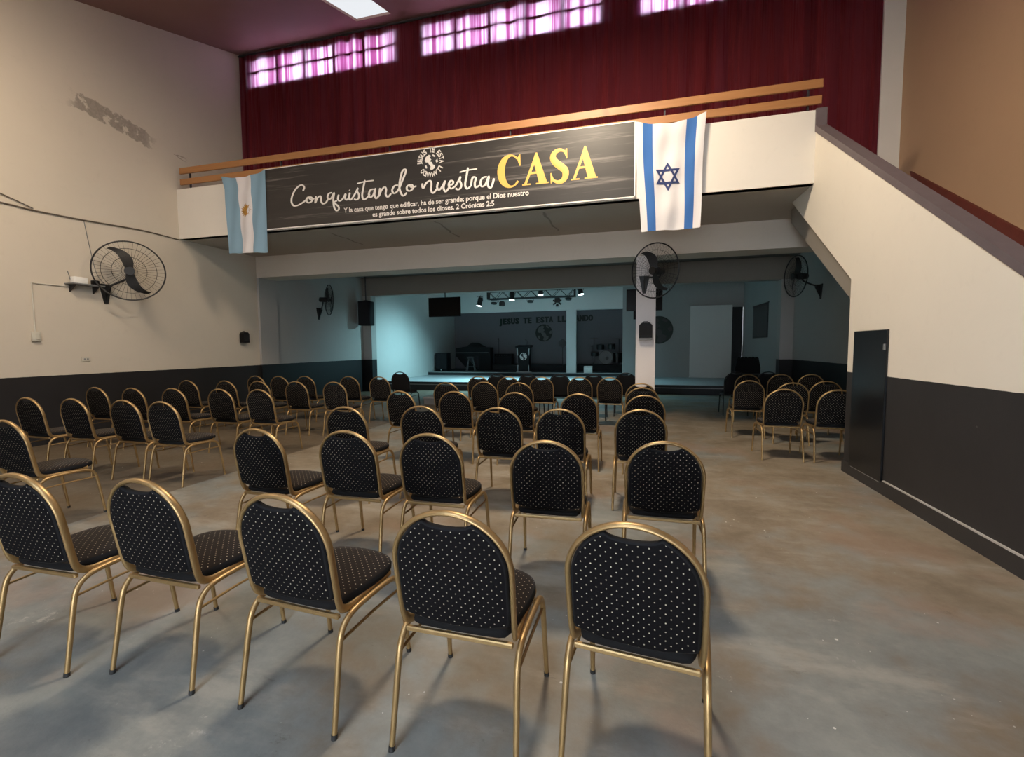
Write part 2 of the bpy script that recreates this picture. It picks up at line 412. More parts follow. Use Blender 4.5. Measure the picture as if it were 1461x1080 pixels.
# stair: side wall, coping, steps
prof = [(.2, 0), (6.17, 0), (6.17, 2.25), (8.38, ZS), (7.6, ZS), (7.6, 4.46), (7.44, 4.46), (.9, .02)]
struct(MB().prism(prof, XS, XS + TH, 'x').build('wall_stair', 'wall_stair', smooth=False))
cp = [(7.50, 4.76), (7.44, 4.53), (.85, .05), (.85, -.0), (.93, 0), (7.44, 4.46), (7.50, 4.46)]
struct(MB().prism([(7.46, 4.762), (7.43, 4.762), (7.43, 4.53), (.9, .09), (.9, .03), (7.46, 4.46)], XS - .012, XS + TH + .01, 'x').build('trim_3', 'coping', smooth=False))
st = []
n = 21; y0s, y1s = 2.9, 8.8
for k in range(n):
    yy = y0s + (y1s - y0s) * k / n; st += [(yy, ZBF * k / n), (yy, ZBF * (k + 1) / n)]
st += [(y1s, ZBF), (y1s, 3.55), (6.15, 1.85), (6.15, 0)]
struct(MB().prism(st, XS + TH, XR - .021, 'x').build('floor_stair', 'soffit', smooth=False))
struct(MB().prism([(8.74, 4.20), (8.60, 3.93), (2.6, .05), (2.6, .26)], XR - .03, XR, 'x').build('baseboard_right', 'redbase', smooth=False))
struct(MB().box(XS - .014, XS, .9, 6.185, 0, .135).box(XS - .012, XS + TH, 6.17, 6.185, 0, .135).build('baseboard_stair', 'baseboard', smooth=False))
struct(MB().box(XS - .016, XS, .9, 5.25, .135, .147).box(XS - .016, XS, 5.32, 5.95, .108, .116).build('trim_4', 'whiteline', smooth=False))
d1 = struct(MB().rbox(XS - .022, XS - .001, 5.285, 5.985, .116, 1.643, .004, 1).build('door_1', 'doorblack'))
MB().rbox(XS - .034, XS - .02, 5.295, 5.325, 1.44, 1.50, .003, 1).build('door_latch', 'grey', d1)
# annex far end: stage room
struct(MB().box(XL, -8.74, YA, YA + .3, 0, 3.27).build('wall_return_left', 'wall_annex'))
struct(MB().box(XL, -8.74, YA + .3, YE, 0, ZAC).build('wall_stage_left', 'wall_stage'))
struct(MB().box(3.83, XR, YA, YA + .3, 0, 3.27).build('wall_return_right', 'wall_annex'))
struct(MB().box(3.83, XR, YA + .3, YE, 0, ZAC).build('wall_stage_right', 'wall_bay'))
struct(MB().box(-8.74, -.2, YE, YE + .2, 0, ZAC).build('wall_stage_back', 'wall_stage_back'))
struct(MB().box(-8.74, -.46, YP, YP + .25, 2.955, ZAC).build('trim_5', 'wall_stage'))
struct(MB().box(-2.66, -2.27, YP, YP + .25, .43, 2.955).build('trim_6', 'wall_stage'))
struct(MB().box(-.46, 3.42, YP, YP + .25, .3, ZAC).box(3.42, 3.83, YP, YP + .25, 2.9, ZAC).build('wall_stage_front', 'wall_bay', smooth=False))
struct(MB().box(-.24, -.2, YP + .25, YE, .3, ZAC).build('wall_stage_side', 'wall_stage_back'))
struct(MB().box(3.43, 3.82, YP + .08, YP + .14, .3, 2.9).build('door_2', 'doorblack'))  # black sheet put in for the shade of the doorway gap
struct(MB().box(-8.74, 3.83, 14.75, YE, 0, .29).build('floor_platform', ['stage_dark'], smooth=False))
struct(MB().box(-8.74, 3.83, 14.72, YE, .29, .30).build('floor_platform_top', 'stage_top', smooth=False))
struct(MB().box(-8.74, 3.83, 14.735, 14.75, .19, .212).build('trim_7', 'nosing', smooth=False))
struct(MB().box(-8.74, -.24, YP - .03, YE, .30, .42).build('floor_stage', ['stage_dark'], smooth=False))
struct(MB().box(-8.74, -.24, YP - .05, YE, .42, .43).build('floor_stage_top', 'carpet', smooth=False))
struct(MB().box(-8.74, -.24, YP - .055, YP - .02, .412, .436).build('trim_8', 'nosing', smooth=False))
struct(MB().box(-6.6, -.26, YE - 1.35, YE, .43, .68).build('floor_riser', 'stage_dark', smooth=False))

# ------------------------------------------------------------ curtains
def curtain(x0, x1, label, seed):
    rnd = random.Random(seed); n = int((x1 - x0) / .022); mb = MB(); vs = []; fs = []
    ph = [0.0]; freq = rnd.uniform(11, 14)
    amp = []
    for i in range(n + 1):
        ph.append(ph[-1] + .022 * freq * (1 + .85 * math.sin(i * .071 + seed) * math.sin(i * .023 + 2 * seed)))
        amp.append(.014 + .026 * (.5 + .5 * math.sin(i * .045 + seed * 1.7)) )
    Z = [ZBF + .03, 4.6, 5.4, 6.2, 7.0, 7.6, 8.05, 8.30]
    for j, z in enumerate(Z):
        k = j / (len(Z) - 1)
        for i in range(n + 1):
            x = x0 + (x1 - x0) * i / n
            vs.append((x + .012 * math.sin(ph[i] * .5 + j) * min(1, i / 4, (n - i) / 4), 9.135 + .022 * max(0, min(1, (z - 6.4) / 1.0)) + amp[i] * (1.1 - .55 * k) * math.sin(ph[i] + .25 * math.sin(j * 1.1)), z))
    W = n + 1
    for j in range(len(Z) - 1):
        for i in range(n): fs.append((j * W + i, j * W + i + 1, (j + 1) * W + i + 1, (j + 1) * W + i))
    mb.add(vs, fs); t_ = thing('curtain', label, 'curtain', (0, 0, 0), group='wine red curtains along the balcony')
    mb.build('curtain_panel', 'curtain', t_, angle=80)
    rod = MB().cyl((x0, 9.135, 8.305), (x1, 9.135, 8.305), .014, seg=8); rod.build('curtain_rod', 'black', t_)
    for k in (0.02, .5, .98):
        x = x0 + (x1 - x0) * k; MB().box(x - .012, x + .012, 9.15, YF, 8.295, 8.312).build('rod_bracket', 'black', t_, False)
curtain(XL + .03, -4.66, 'wine red curtain panel against the cream left wall, under the leftmost bright window', 1)
curtain(-4.659, -.331, 'wine red curtain panel hanging behind the lettered banner, under the middle bright window', 2)
curtain(-.329, 1.899, 'wine red curtain panel hanging above the blue and white star flag', 3)
curtain(1.901, 3.86, 'dark wine red curtain panel at the top of the stair beside the tan wall', 4)

# ------------------------------------------------------------ wooden railing on the parapet
rl = thing('wooden_railing', 'two varnished pine boards running along the top of the white balcony parapet', 'railing', (0, 0, 0))
MB().rbox(-8.92, 2.47, YB - .035, YB + .0, 5.03, 5.15, .005, 1).build('board', 'wood', rl)
MB().rbox(-8.92, 2.46, YB - .035, YB + .0, 4.815, 4.93, .005, 1).build('board', 'wood', rl)
for x in (-8.7, -6.5, -4.2, -2.0, .4, 2.3):
    MB().box(x - .012, x + .012, YB, YB + .03, 4.75, 5.13).build('post', 'muntin', rl, False)

# ------------------------------------------------------------ banner with its lettering
bn = thing('banner', 'long black vinyl banner with white script and gold capitals on the balcony front', 'banner', (0, YB - .05, 0))
MB().box(-6.84, -.02, -.006, .006, 3.77, 4.895).build('vinyl_sheet', 'banner', bn, False)
MB().box(-6.84, -.02, -.009, .008, 3.765, 3.785).box(-6.84, -.02, -.009, .008, 4.885, 4.90).box(-.035, -.015, -.009, .008, 3.77, 4.9).box(-6.845, -6.83, -.009, .008, 3.77, 4.9).build('hem', 'letter_white', bn, False)
SCR = [[[-5.981,4.419],[-5.948,4.484],[-6.019,4.529],[-6.139,4.465],[-6.222,4.346],[-6.243,4.242],[-6.197,4.169],[-6.108,4.167],[-5.991,4.21],[-5.913,4.255],[-5.886,4.289],[-5.843,4.297]],[[-5.843,4.297],[-5.9,4.275],[-5.909,4.23],[-5.871,4.195],[-5.807,4.209],[-5.775,4.254],[-5.811,4.288],[-5.854,4.292],[-5.82,4.253],[-5.738,4.257]],[[-5.703,4.299],[-5.723,4.18],[-5.675,4.259],[-5.619,4.292],[-5.596,4.258],[-5.598,4.196],[-5.556,4.149],[-5.494,4.167],[-5.455,4.215]],[[-5.357,4.33],[-5.426,4.319],[-5.458,4.261],[-5.43,4.217],[-5.375,4.239],[-5.316,4.322],[-5.338,4.205],[-5.326,4.07],[-5.28,4.004],[-5.231,4.021],[-5.236,4.072],[-5.3,4.127],[-5.335,4.153],[-5.261,4.177]],[[-5.221,4.28],[-5.241,4.206],[-5.201,4.168],[-5.134,4.207],[-5.076,4.283],[-5.091,4.207],[-5.054,4.175],[-5.009,4.216]],[[-4.987,4.295],[-5.012,4.206],[-4.978,4.169],[-4.924,4.213]],[[-4.995,4.345],[-4.988,4.336]],[[-4.924,4.213],[-4.862,4.294],[-4.817,4.364],[-4.84,4.312],[-4.805,4.242],[-4.816,4.179],[-4.867,4.159],[-4.906,4.183]],[[-4.674,4.487],[-4.712,4.35],[-4.739,4.222],[-4.707,4.149],[-4.631,4.182],[-4.583,4.238]],[[-4.833,4.439],[-4.68,4.458],[-4.499,4.462]],[[-4.504,4.311],[-4.569,4.301],[-4.606,4.23],[-4.573,4.177],[-4.514,4.216],[-4.471,4.318],[-4.491,4.21],[-4.458,4.147],[-4.406,4.186]],[[-4.377,4.319],[-4.407,4.178],[-4.351,4.277],[-4.288,4.326],[-4.257,4.284],[-4.269,4.199],[-4.225,4.152],[-4.159,4.209]],[[-4.021,4.334],[-4.093,4.327],[-4.14,4.257],[-4.103,4.202],[-4.023,4.25],[-3.929,4.423],[-3.87,4.544],[-3.885,4.589],[-3.934,4.561],[-3.978,4.438],[-3.999,4.303],[-3.975,4.202],[-3.926,4.144],[-3.858,4.191]],[[-3.788,4.322],[-3.848,4.298],[-3.854,4.24],[-3.797,4.215],[-3.739,4.254],[-3.755,4.309],[-3.799,4.313],[-3.756,4.27],[-3.672,4.287]],[[-3.557,4.318],[-3.563,4.269],[-3.539,4.24],[-3.492,4.312],[-3.42,4.35],[-3.391,4.298],[-3.403,4.198],[-3.362,4.138],[-3.288,4.203]],[[-3.261,4.312],[-3.288,4.232],[-3.249,4.179],[-3.181,4.244],[-3.137,4.322],[-3.169,4.209],[-3.131,4.139],[-3.071,4.2]],[[-3.07,4.24],[-3.008,4.249],[-2.991,4.29],[-3.032,4.312],[-3.069,4.266],[-3.065,4.21],[-3.022,4.18],[-2.953,4.215]],[[-2.953,4.215],[-2.893,4.298],[-2.856,4.36],[-2.874,4.303],[-2.846,4.234],[-2.861,4.176],[-2.905,4.153],[-2.949,4.179]],[[-2.721,4.496],[-2.752,4.346],[-2.778,4.221],[-2.743,4.151],[-2.678,4.189]],[[-2.871,4.433],[-2.727,4.453],[-2.56,4.457]],[[-2.678,4.189],[-2.652,4.303],[-2.621,4.332],[-2.586,4.303],[-2.606,4.232],[-2.592,4.159],[-2.521,4.187]],[[-2.392,4.314],[-2.467,4.3],[-2.509,4.223],[-2.474,4.161],[-2.412,4.203],[-2.359,4.317],[-2.379,4.189],[-2.343,4.126],[-2.305,4.16],[-2.269,4.275]]]
sc_ = MB()
for s in SCR:
    pts = smooth_path([(p[0], -.008, p[1]) for p in s], 5)
    rr = []
    for i in range(len(pts)):
        a = pts[max(0, i - 1)]; b = pts[min(len(pts) - 1, i + 1)]; d = (b - a)
        vert = abs(d.z) / max(1e-6, d.length); rr.append((.011 + .008 * vert) * (.75 if i in (0, len(pts) - 1) else 1))
    sc_.tube(pts, rr, 8, ab=(.18, 1), up=(0, 1, 0))
sc_.build('script_lettering', 'letter_white', bn)
# serif capitals
def oval(cx, cz, rx, rz, a0, a1, n=28):
    return [(cx + rx * math.cos(R(a0 + (a1 - a0) * i / n)), cz + rz * math.sin(R(a0 + (a1 - a0) * i / n))) for i in range(n + 1)]
cas = MB(); y0_, y1_ = -.0085, -.002
o_ = oval(-2.0, 4.36, .21, .265, 50, 318); i_ = oval(-1.965, 4.36, .118, .232, 318, 50)
cas.prism(o_ + i_, y0_, y1_)
cas.prism([(-1.875, 4.55), (-1.835, 4.61), (-1.82, 4.61), (-1.815, 4.43), (-1.835, 4.43)], y0_ - .001, y1_)
for x0, x1, xt, z0, zt in ((-1.789, -1.357, -1.564, 4.11, 4.605), (-1.0, -.581, -.786, 4.115, 4.615)):
    w = x1 - x0
    cas.prism([(x0 + .03, z0 + .02), (x0 + .075, z0 + .02), (xt + .01, zt - .10), (xt, zt)], y0_, y1_)
    cas.prism([(xt - .045, zt - .11), (xt - .004, zt), (xt + .022, zt), (x1 - .025, z0 + .02), (x1 - .155, z0 + .02)], y0_ - .001, y1_)
    cas.prism([(x0 + .115, z0 + .165), (x1 - .17, z0 + .165), (x1 - .18, z0 + .20), (x0 + .13, z0 + .20)], y0_ - .0005, y1_)
    cas.prism([(x0, z0), (x0 + .135, z0), (x0 + .135, z0 + .022), (x0, z0 + .022)], y0_, y1_)
    cas.prism([(x1 - .205, z0), (x1, z0), (x1, z0 + .022), (x1 - .205, z0 + .022)], y0_, y1_)
sp = smooth_path([(-1.07, 0, 4.50), (-1.11, 0, 4.578), (-1.185, 0, 4.602), (-1.262, 0, 4.565), (-1.285, 0, 4.49), (-1.24, 0, 4.415), (-1.165, 0, 4.352), (-1.095, 0, 4.285), (-1.085, 0, 4.20), (-1.125, 0, 4.13), (-1.20, 0, 4.11), (-1.275, 0, 4.145), (-1.315, 0, 4.225)], 5)
hw = []
for i in range(len(sp)):
    k = i / (len(sp) - 1); hw.append(.013 + .044 * max(0, math.sin(PI * k)) ** 1.5)
cas.tube([(p.x, -.006, p.z) for p in sp], hw, 8, ab=(.06, 1), up=(0, 1, 0))
cas.prism([(-1.075, 4.615), (-1.058, 4.615), (-1.055, 4.46), (-1.072, 4.46), (-1.10, 4.56)], y0_ - .001, y1_)
cas.prism([(-1.322, 4.10), (-1.305, 4.10), (-1.285, 4.15), (-1.308, 4.26), (-1.325, 4.26)], y0_ - .001, y1_)
cas.build('capital_lettering', 'letter_gold', bn, angle=30)
def fit_text(line, x0, x1, z, hscale, y0=-.0085):
    vs, fs = text_mesh(line, bold=.022); xa = min(v[0] for v in vs); xb = max(v[0] for v in vs); k = (x1 - x0) / (xb - xa)
    words = line.split(' ')
    for i, w in enumerate(words):
        xe = max(v[0] for v in text_mesh(' '.join(words[:i + 1]), bold=.022)[0])
        vs, fs = text_mesh(w, bold=.022); xw = max(v[0] for v in vs)
        MB().add([(x0 + (v[0] - xw + xe - xa) * k, y0, z + v[1] * hscale) for v in vs], fs).build('verse_word', 'letter_white', bn, False)
fit_text('Y la casa que tengo que edificar, ha de ser grande; porque el Dios nuestro', -5.125, -1.68, 3.953, .118)
fit_text('es grande sobre todos los dioses. 2 Crónicas 2:5', -4.54, -2.27, 3.834, .118)
def ring_text(mb, s, cx, cz, r, size, y0, start=90.0, span=352.0, flip=-1):
    for i, ch in enumerate(s):
        if ch == ' ': continue
        vs, fs = text_mesh(ch, bold=.03); xa = min(v[0] for v in vs); xb = max(v[0] for v in vs); zb = max(v[1] for v in vs)
        a = R(start + flip * span * i / len(s)); ux, uz = math.cos(a), math.sin(a); tx, tz = uz, -ux
        k = min(size / zb, size * .9 / max(.2, xb - xa) * 1.0)
        kx = min(size * .62 / (xb - xa), size / zb)
        for e in (0,):
            mb.add([(cx + ux * (r + v[1] * size / zb) + tx * ((v[0] - (xa + xb) / 2) * kx + e * size), y0 - abs(e) * .001, cz + uz * (r + v[1] * size / zb) + tz * ((v[0] - (xa + xb) / 2) * kx + e * size)) for v in vs], fs)
LAND = [[(-.75, .25), (-.6, .62), (-.2, .86), (.05, .72), (-.1, .48), (.1, .3), (-.12, .1), (.18, -.02), (.28, -.3), (.55, -.42), (.5, -.7), (.15, -.93), (-.1, -.8), (.0, -.5), (-.2, -.25), (-.35, .02), (-.6, .02)],
        [(.3, .88), (.62, .66), (.55, .52), (.25, .66)], [(.86, .3), (.95, -.05), (.72, -.12), (.62, .1)], [(-.75, -.35), (-.55, -.3), (-.45, -.62), (-.6, -.68)]]
def globe(parent, cx, cz, r, y0, sea, land, face=-1, name='globe'):
    n = 32; mb = MB().prism([(cx + r * math.cos(2 * PI * k / n), cz + r * math.sin(2 * PI * k / n)) for k in range(n)], y0, y0 + face * .006)
    g = mb.build(name + '_disc', sea, parent)
    lm = MB()
    for pl in LAND: lm.prism([(cx + p[0] * r, cz + p[1] * r) for p in pl], y0, y0 + face * .010)
    return lm.build(name + '_land', land, parent, False)
rt = MB(); ring_text(rt, 'JESUS TE ESTA LLAMANDO ', -3.395, 4.655, .165, .085, -.009, start=182.0, span=352)
rt.build('ring_lettering', 'letter_white', bn, False)
globe(bn, -3.395, 4.655, .145, -.004, 'emblem_dark', 'letter_white')

# ------------------------------------------------------------ flags
def flag(name, label, X, ztop, zbot, stripes, sag, seed, ybase):
    """hangs by two corners; X(u, w) gives x for u across, w from top"""
    rnd = random.Random(seed); t_ = thing(name, label, 'flag', (0, ybase, 0))
    nu, nw = 40, 48
    def P(u, w):
        sg = sag * 4 * u * (1 - u) * (1 - w) ** 2
        y = -.02 * math.sin(u * 9 + seed) * (.35 + .65 * w) - .016 * math.sin(w * 17 + 3 * u + seed) * (1 - abs(2 * u - 1)) - .012 * math.sin(u * 21 + w * 5)
        return (X(u, w), y - .03, ztop(u) - sg + (zbot(u) - ztop(u)) * w)
    for (u0, u1, mat, nm) in stripes:
        k = max(2, int(round((u1 - u0) * nu))); vs = []; fs = []
        for j in range(nw + 1):
            for i in range(k + 1): vs.append(P(u0 + (u1 - u0) * i / k, j / nw))
        for j in range(nw):
            for i in range(k): a = j * (k + 1) + i; fs.append((a, a + 1, a + k + 2, a + k + 1))
        MB().add(vs, fs).build(nm, mat, t_, angle=80)
    return t_, P
def onflag(P, pts, d=-.004):
    out = []
    for u, w in pts:
        p = P(u, w); out.append((p[0], p[1] + d, p[2]))
    return out
aX = lambda u, w: -7.82 + .075 * min(1, w * 6) * (1 - u) * 1.0 + u * (1.035 - .02 * math.sin(w * 3)) + .03 * w * (1 - 2 * u) + .01
ta, Pa = flag('hanging_flag', 'sky blue and white striped flag with ochre sun, hung from the balcony left end', aX,
              lambda u: 4.85 + .03 * u, lambda u: 3.37 - .03 * u, [(0, .33, 'flag_blue', 'blue_stripe'), (.33, .67, 'flag_white', 'white_stripe'), (.67, 1, 'flag_blue', 'blue_stripe')], .07, 2.0, YB - .06)
sm = MB(); n = 32
vs = [(.5, .45)] + [(.5 + (.10 if k % 2 else .15) * math.cos(2 * PI * k / n), .45 + (.062 if k % 2 else .095) * math.sin(2 * PI * k / n)) for k in range(n)]
sm.add(onflag(Pa, vs), [(0, 1 + k, 1 + (k + 1) % n) for k in range(n)]); sm.build('sun_emblem', 'sun', ta, False)
iX = lambda u, w: -.03 + u * (1.0 - .05 * w) + .10 * w * (1 - u) - .015 * w * u - .01 * math.sin(w * 5)
ti, Pi = flag('hanging_flag', 'white flag with two royal blue stripes and a six-pointed star, hung right of the banner', iX,
              lambda u: 4.875 + .0 * u, lambda u: 3.235, [(0, .11, 'flag_white', 'white_stripe'), (.11, .255, 'flag_royal', 'blue_stripe'), (.255, .735, 'flag_white', 'white_stripe'), (.735, .88, 'flag_royal', 'blue_stripe'), (.88, 1, 'flag_white', 'white_stripe')], .09, 5.0, YB - .06)
sm = MB(); cu_, cw_, ru, rw_ = .475, .512, .215, .135
for base in (90, 270):
    tri = [(cu_ + ru * math.cos(R(base + 120 * k)), cw_ - rw_ * math.sin(R(base + 120 * k))) for k in range(3)]
    inn = [(cu_ + (p[0] - cu_) * .70, cw_ + (p[1] - cw_) * .70) for p in tri]
    for k in range(3):
        a, b, c_, d_ = tri[k], tri[(k + 1) % 3], inn[(k + 1) % 3], inn[k]
        m_ = 6; o1 = [(a[0] + (b[0] - a[0]) * q / m_, a[1] + (b[1] - a[1]) * q / m_) for q in range(m_ + 1)]
        o2 = [(d_[0] + (c_[0] - d_[0]) * q / m_, d_[1] + (c_[1] - d_[1]) * q / m_) for q in range(m_ + 1)]
        sm.add(onflag(Pi, o1 + o2, -.006), [(q, q + 1, m_ + 2 + q, m_ + 1 + q) for q in range(m_)])
sm.build('star_emblem', 'flag_navy', ti, False)

# ------------------------------------------------------------ banquet chairs
def back_y(z): return -.195 - (z - .5) * .175
W_, RZ, ZC = .222, .208, .722
def arch(n=22):
    """frame centre line from the right seat rail, over the arch, to the left one"""
    half = [(.205, .17, .447), (.206, .02, .441), (.208, -.08, .439), (.211, -.135, .444), (.214, -.172, .462), (.217, -.19, .49), (.219, back_y(.54), .54), (.221, back_y(.64), .64)]
    top = []
    for i in range(n + 1):
        a = PI * i / n; z = ZC + RZ * math.sin(a); top.append((W_ * math.cos(a), back_y(z), z))
    return half + top + [(-x, y, z) for x, y, z in half[::-1]]
def chair_parts(root, fr, fb, fs, caps):
    MB().tube(smooth_path(arch(), 2), .0125, 12, ab=(1.36, .80)).build('back_frame', fr, root, angle=60)
    # padded back with a hand-hold cut between pad and arch
    wi, ri = .2105, .199; out = []
    out += [(-.180, .508), (-.1, .489), (0, .484), (.1, .489), (.180, .508), (.203, .514), (.2085, .53), (wi, .60), (wi, .66)]
    a0 = math.acos(.095 / wi)
    for i in range(9):
        a = a0 * i / 8; out.append((wi * math.cos(a), ZC + ri * math.sin(a)))
    zt = ZC + ri * math.sin(a0)
    for k in (.8, .55, .28, 0, -.28, -.55, -.8): out.append((.095 * k, zt - .020 * (1 - k * k) ** .6))
    for i in range(9):
        a = PI - a0 * (8 - i) / 8; out.append((wi * math.cos(a), ZC + ri * math.sin(a)))
    out += [(-wi, .66), (-wi, .60), (-.2085, .53), (-.203, .514)]
    n = len(out); rings = [(.99, -.013), (.955, -.019), (.85, -.022), (.5, -.026), (.02, -.027), (.985, .010), (.93, .018), (.8, .024), (.5, .028), (.02, .029)]
    vs = [(x, back_y(z), z) for x, z in out]
    for k, d in rings:
        for x, z in out:
            xx, zz = x * k, .69 + (z - .69) * k; vs.append((xx, back_y(zz) + d, zz))
    fcs = []
    def join(a, b):
        for i in range(n): j = (i + 1) % n; fcs.append((a * n + i, a * n + j, b * n + j, b * n + i))
    for seq in ((0, 1, 2, 3, 4, 5), (0, 6, 7, 8, 9, 10)):
        for a, b in zip(seq, seq[1:]): join(a, b)
    fcs.append(tuple(5 * n + i for i in range(n))); fcs.append(tuple(10 * n + i for i in range(n)))
    bk = MB().add(vs, fcs); rim = 2 * n; side = 5 * n
    bk.mi = [1 if (k < rim or side <= k < side + rim) else 0 for k in range(len(fcs))]
    bk.build('backrest', [fb, 'fab_plain'], root, angle=70)
    # seat cushion
    so = []
    for x, y in ((-.16, -.185), (0, -.19), (.16, -.185), (.188, -.165), (.2, -.12), (.216, 0), (.221, .09), (.213, .16), (.188, .213), (.14, .25), (.07, .268), (0, .272), (-.07, .268), (-.14, .25), (-.188, .213), (-.213, .16), (-.221, .09), (-.216, 0), (-.2, -.12), (-.188, -.165)): so.append((x, y))
    so = [(p.x, p.y) for p in smooth_path([(x, y, 0) for x, y in so], 2, True)]; n = len(so)
    lev = [(.0, .447), (.96, .447), (1.0, .458), (1.005, .472), (.985, .486), (.93, .496), (.75, .503), (.4, .507), (.03, .508)]
    vs = []; fcs = []
    for k, z in lev: vs += [(x * k, .03 + (y - .03) * k, z) for x, y in so]
    for a in range(len(lev) - 1):
        for i in range(n): j = (i + 1) % n; fcs.append((a * n + i, a * n + j, (a + 1) * n + j, (a + 1) * n + i))
    fcs.append(tuple((len(lev) - 1) * n + i for i in range(n)))
    se = MB().add(vs, fcs); se.mi = [1 if k < 4 * n else 0 for k in range(len(fcs))]
    se.build('seat', [fs, 'fab_plain'], root, angle=70)
    for s in (-1, 1):
        rear = [(.240, -.270, .0), (.236, -.242, .17), (.232, -.214, .335), (.231, -.192, .392), (.231, -.150, .424), (.231, -.09, .434), (.231, 0, .436)]
        front = [(.238, .268, .0), (.235, .246, .17), (.232, .222, .335), (.231, .200, .392), (.231, .158, .424), (.231, .09, .434), (.231, 0, .436)]
        for q in (rear, front):
            pth = smooth_path([(s * x, y, z) for x, y, z in q], 4)
            l_ = MB().tube(pth, [.0105 + .002 * min(1, p.z / .3) for p in pth], 10).build('leg', fr, root, angle=60)
            if caps: MB().cyl((s * q[0][0], q[0][1], -.0005), (s * (q[0][0] - .0005), q[0][1] * .99, .018), .0125, .0125, 12).build('foot_cap', 'rubber', l_)
        MB().tube([(s * .231, -.208, .350), (s * .231, 0, .356), (s * .231, .216, .350)], .0065, 8).build('side_brace', fr, root)
    MB().rbox(-.212, .212, -.195, -.175, .424, .443, .004, 1).build('stretcher', fr, root)
    MB().rbox(-.222, .222, .12, .138, .420, .440, .004, 1).build('stretcher', fr, root)
def proto_chair(fr, fb, fs, caps):
    r_ = thing('banquet_chair', None, 'chair'); chair_parts(r_, fr, fb, fs, caps); return r_
P_NEAR = proto_chair('gold', 'fab_back', 'fab_seat', True)
P_FAR = proto_chair('gold', 'fab_back', 'fab_seat', False)
P_DARK = proto_chair('darkframe', 'fab_plain', 'fab_plain', False)
ORD = ['leftmost', 'second from the left', 'third from the left', 'fourth from the left', 'rightmost']
def row(desc, pts, group, proto, names=None, rots=None, kind='gold-framed dotted chair'):
    n = len(pts)
    for i, (x, y) in enumerate(pts):
        pr = protos[proto]; o = pr['o'] if not pr['used'] else copy_tree(pr['o']); pr['used'] = True
        a = R((rots or {}).get(i, 0)); off = Vector((0, .275, 0)); off.rotate(Matrix.Rotation(a, 3, 'Z'))
        o.location = (x + off.x, y + off.y, 0); o.rotation_euler = (0, 0, a)
        nm = names[i] if names else (ORD[i] if i < n - 1 else 'rightmost')
        o['label'] = ('%s, %s %s' % (kind, nm, desc)).strip(); o['category'] = 'chair'; o['group'] = group
protos = {'near': dict(o=P_NEAR, used=False), 'far': dict(o=P_FAR, used=False), 'dark': dict(o=P_DARK, used=False)}
G = 'gold-framed banquet chairs in rows'
row('of the five largest chairs in the front', [(-2.75, 1.39), (-2.09, 1.46), (-1.34, 1.43), (-.62, 1.42), (.0, 1.46)], G, 'near', rots={0: 1, 1: -1, 2: -4, 3: -1, 4: -7})
row('', [(-4.97, 2.48)], G, 'near', ['cut by the left picture edge behind the front row'])
row('in the second nearest row of the centre block', [(-2.59, 2.61), (-1.91, 2.68), (-1.30, 2.71), (-.51, 2.66), (.18, 2.79)], G, 'near', rots={0: -2, 3: 2, 4: 0})
row('in the third nearest row of the centre block', [(-2.70, 3.80), (-2.0, 4.0), (-1.23, 4.05), (-.65, 4.07), (.06, 4.17)], G, 'far')
row('in the fourth nearest row of the centre block', [(-2.97, 5.36), (-2.23, 5.43), (-1.43, 5.45), (-.64, 5.44), (.12, 5.41)], G, 'far', rots={0: -8})
row('in the fifth nearest row of the centre block', [(-2.92, 6.77), (-2.36, 7.01), (-1.76, 6.96)], G, 'far', ['leftmost', 'second from the left', 'third from the left'])
row('', [(.11, 6.42), (.1, 7.13)], G, 'far', ['nearer of two in line before the white column', 'farther of two in line before the white column'])
row('in the farthest gold row of the centre block', [(-2.92, 8.34), (-2.31, 8.33), (-1.68, 8.36), (-.97, 8.40), (-.43, 8.42)], G, 'far')
row('in the left block\'s nearest row of four', [(-7.08, 3.76), (-6.37, 3.79), (-5.58, 3.80), (-4.98, 3.77)], G, 'far')
row('in the left block\'s second row', [(-7.93, 5.03), (-7.20, 5.04), (-6.51, 5.11), (-5.70, 5.15), (-5.06, 5.19)], G, 'far')
row('in the left block\'s third row', [(-7.87, 6.46), (-7.05, 6.50), (-6.37, 6.54), (-5.62, 6.57), (-4.89, 6.61)], G, 'far')
row('in the left block\'s farthest row', [(-7.67, 7.81), (-7.02, 7.74), (-6.5, 7.87), (-5.50, 7.91), (-4.84, 7.94)], G, 'far')
row('of the nearest two by the stair wall', [(1.86, 6.50), (2.46, 6.50)], G, 'far', ['left', 'right'])
row('of three behind the stair wall pair', [(1.78, 7.98), (2.28, 7.60), (2.86, 8.0)], G, 'far', ['leftmost', 'middle', 'rightmost'])
row('of the farthest three gold ones right of the column', [(2.12, 9.65), (2.72, 9.76), (3.24, 9.79)], G, 'far', ['leftmost', 'middle', 'rightmost'])
GD = 'all-black chairs'
row('in the black row behind the gold chairs', [(-2.77, 9.10), (-2.11, 9.12), (-1.48, 9.24), (-.79, 9.27), (-.17, 9.86)], GD, 'dark', kind='all-black round-backed chair')
row('', [(-5.30, 9.60)], GD, 'dark', ['alone in front of the teal wall'], kind='all-black round-backed chair')
row('of two in the shade by the right aisle', [(2.08, 10.5), (2.72, 10.62)], GD, 'dark', ['left', 'right'], kind='all-black round-backed chair')

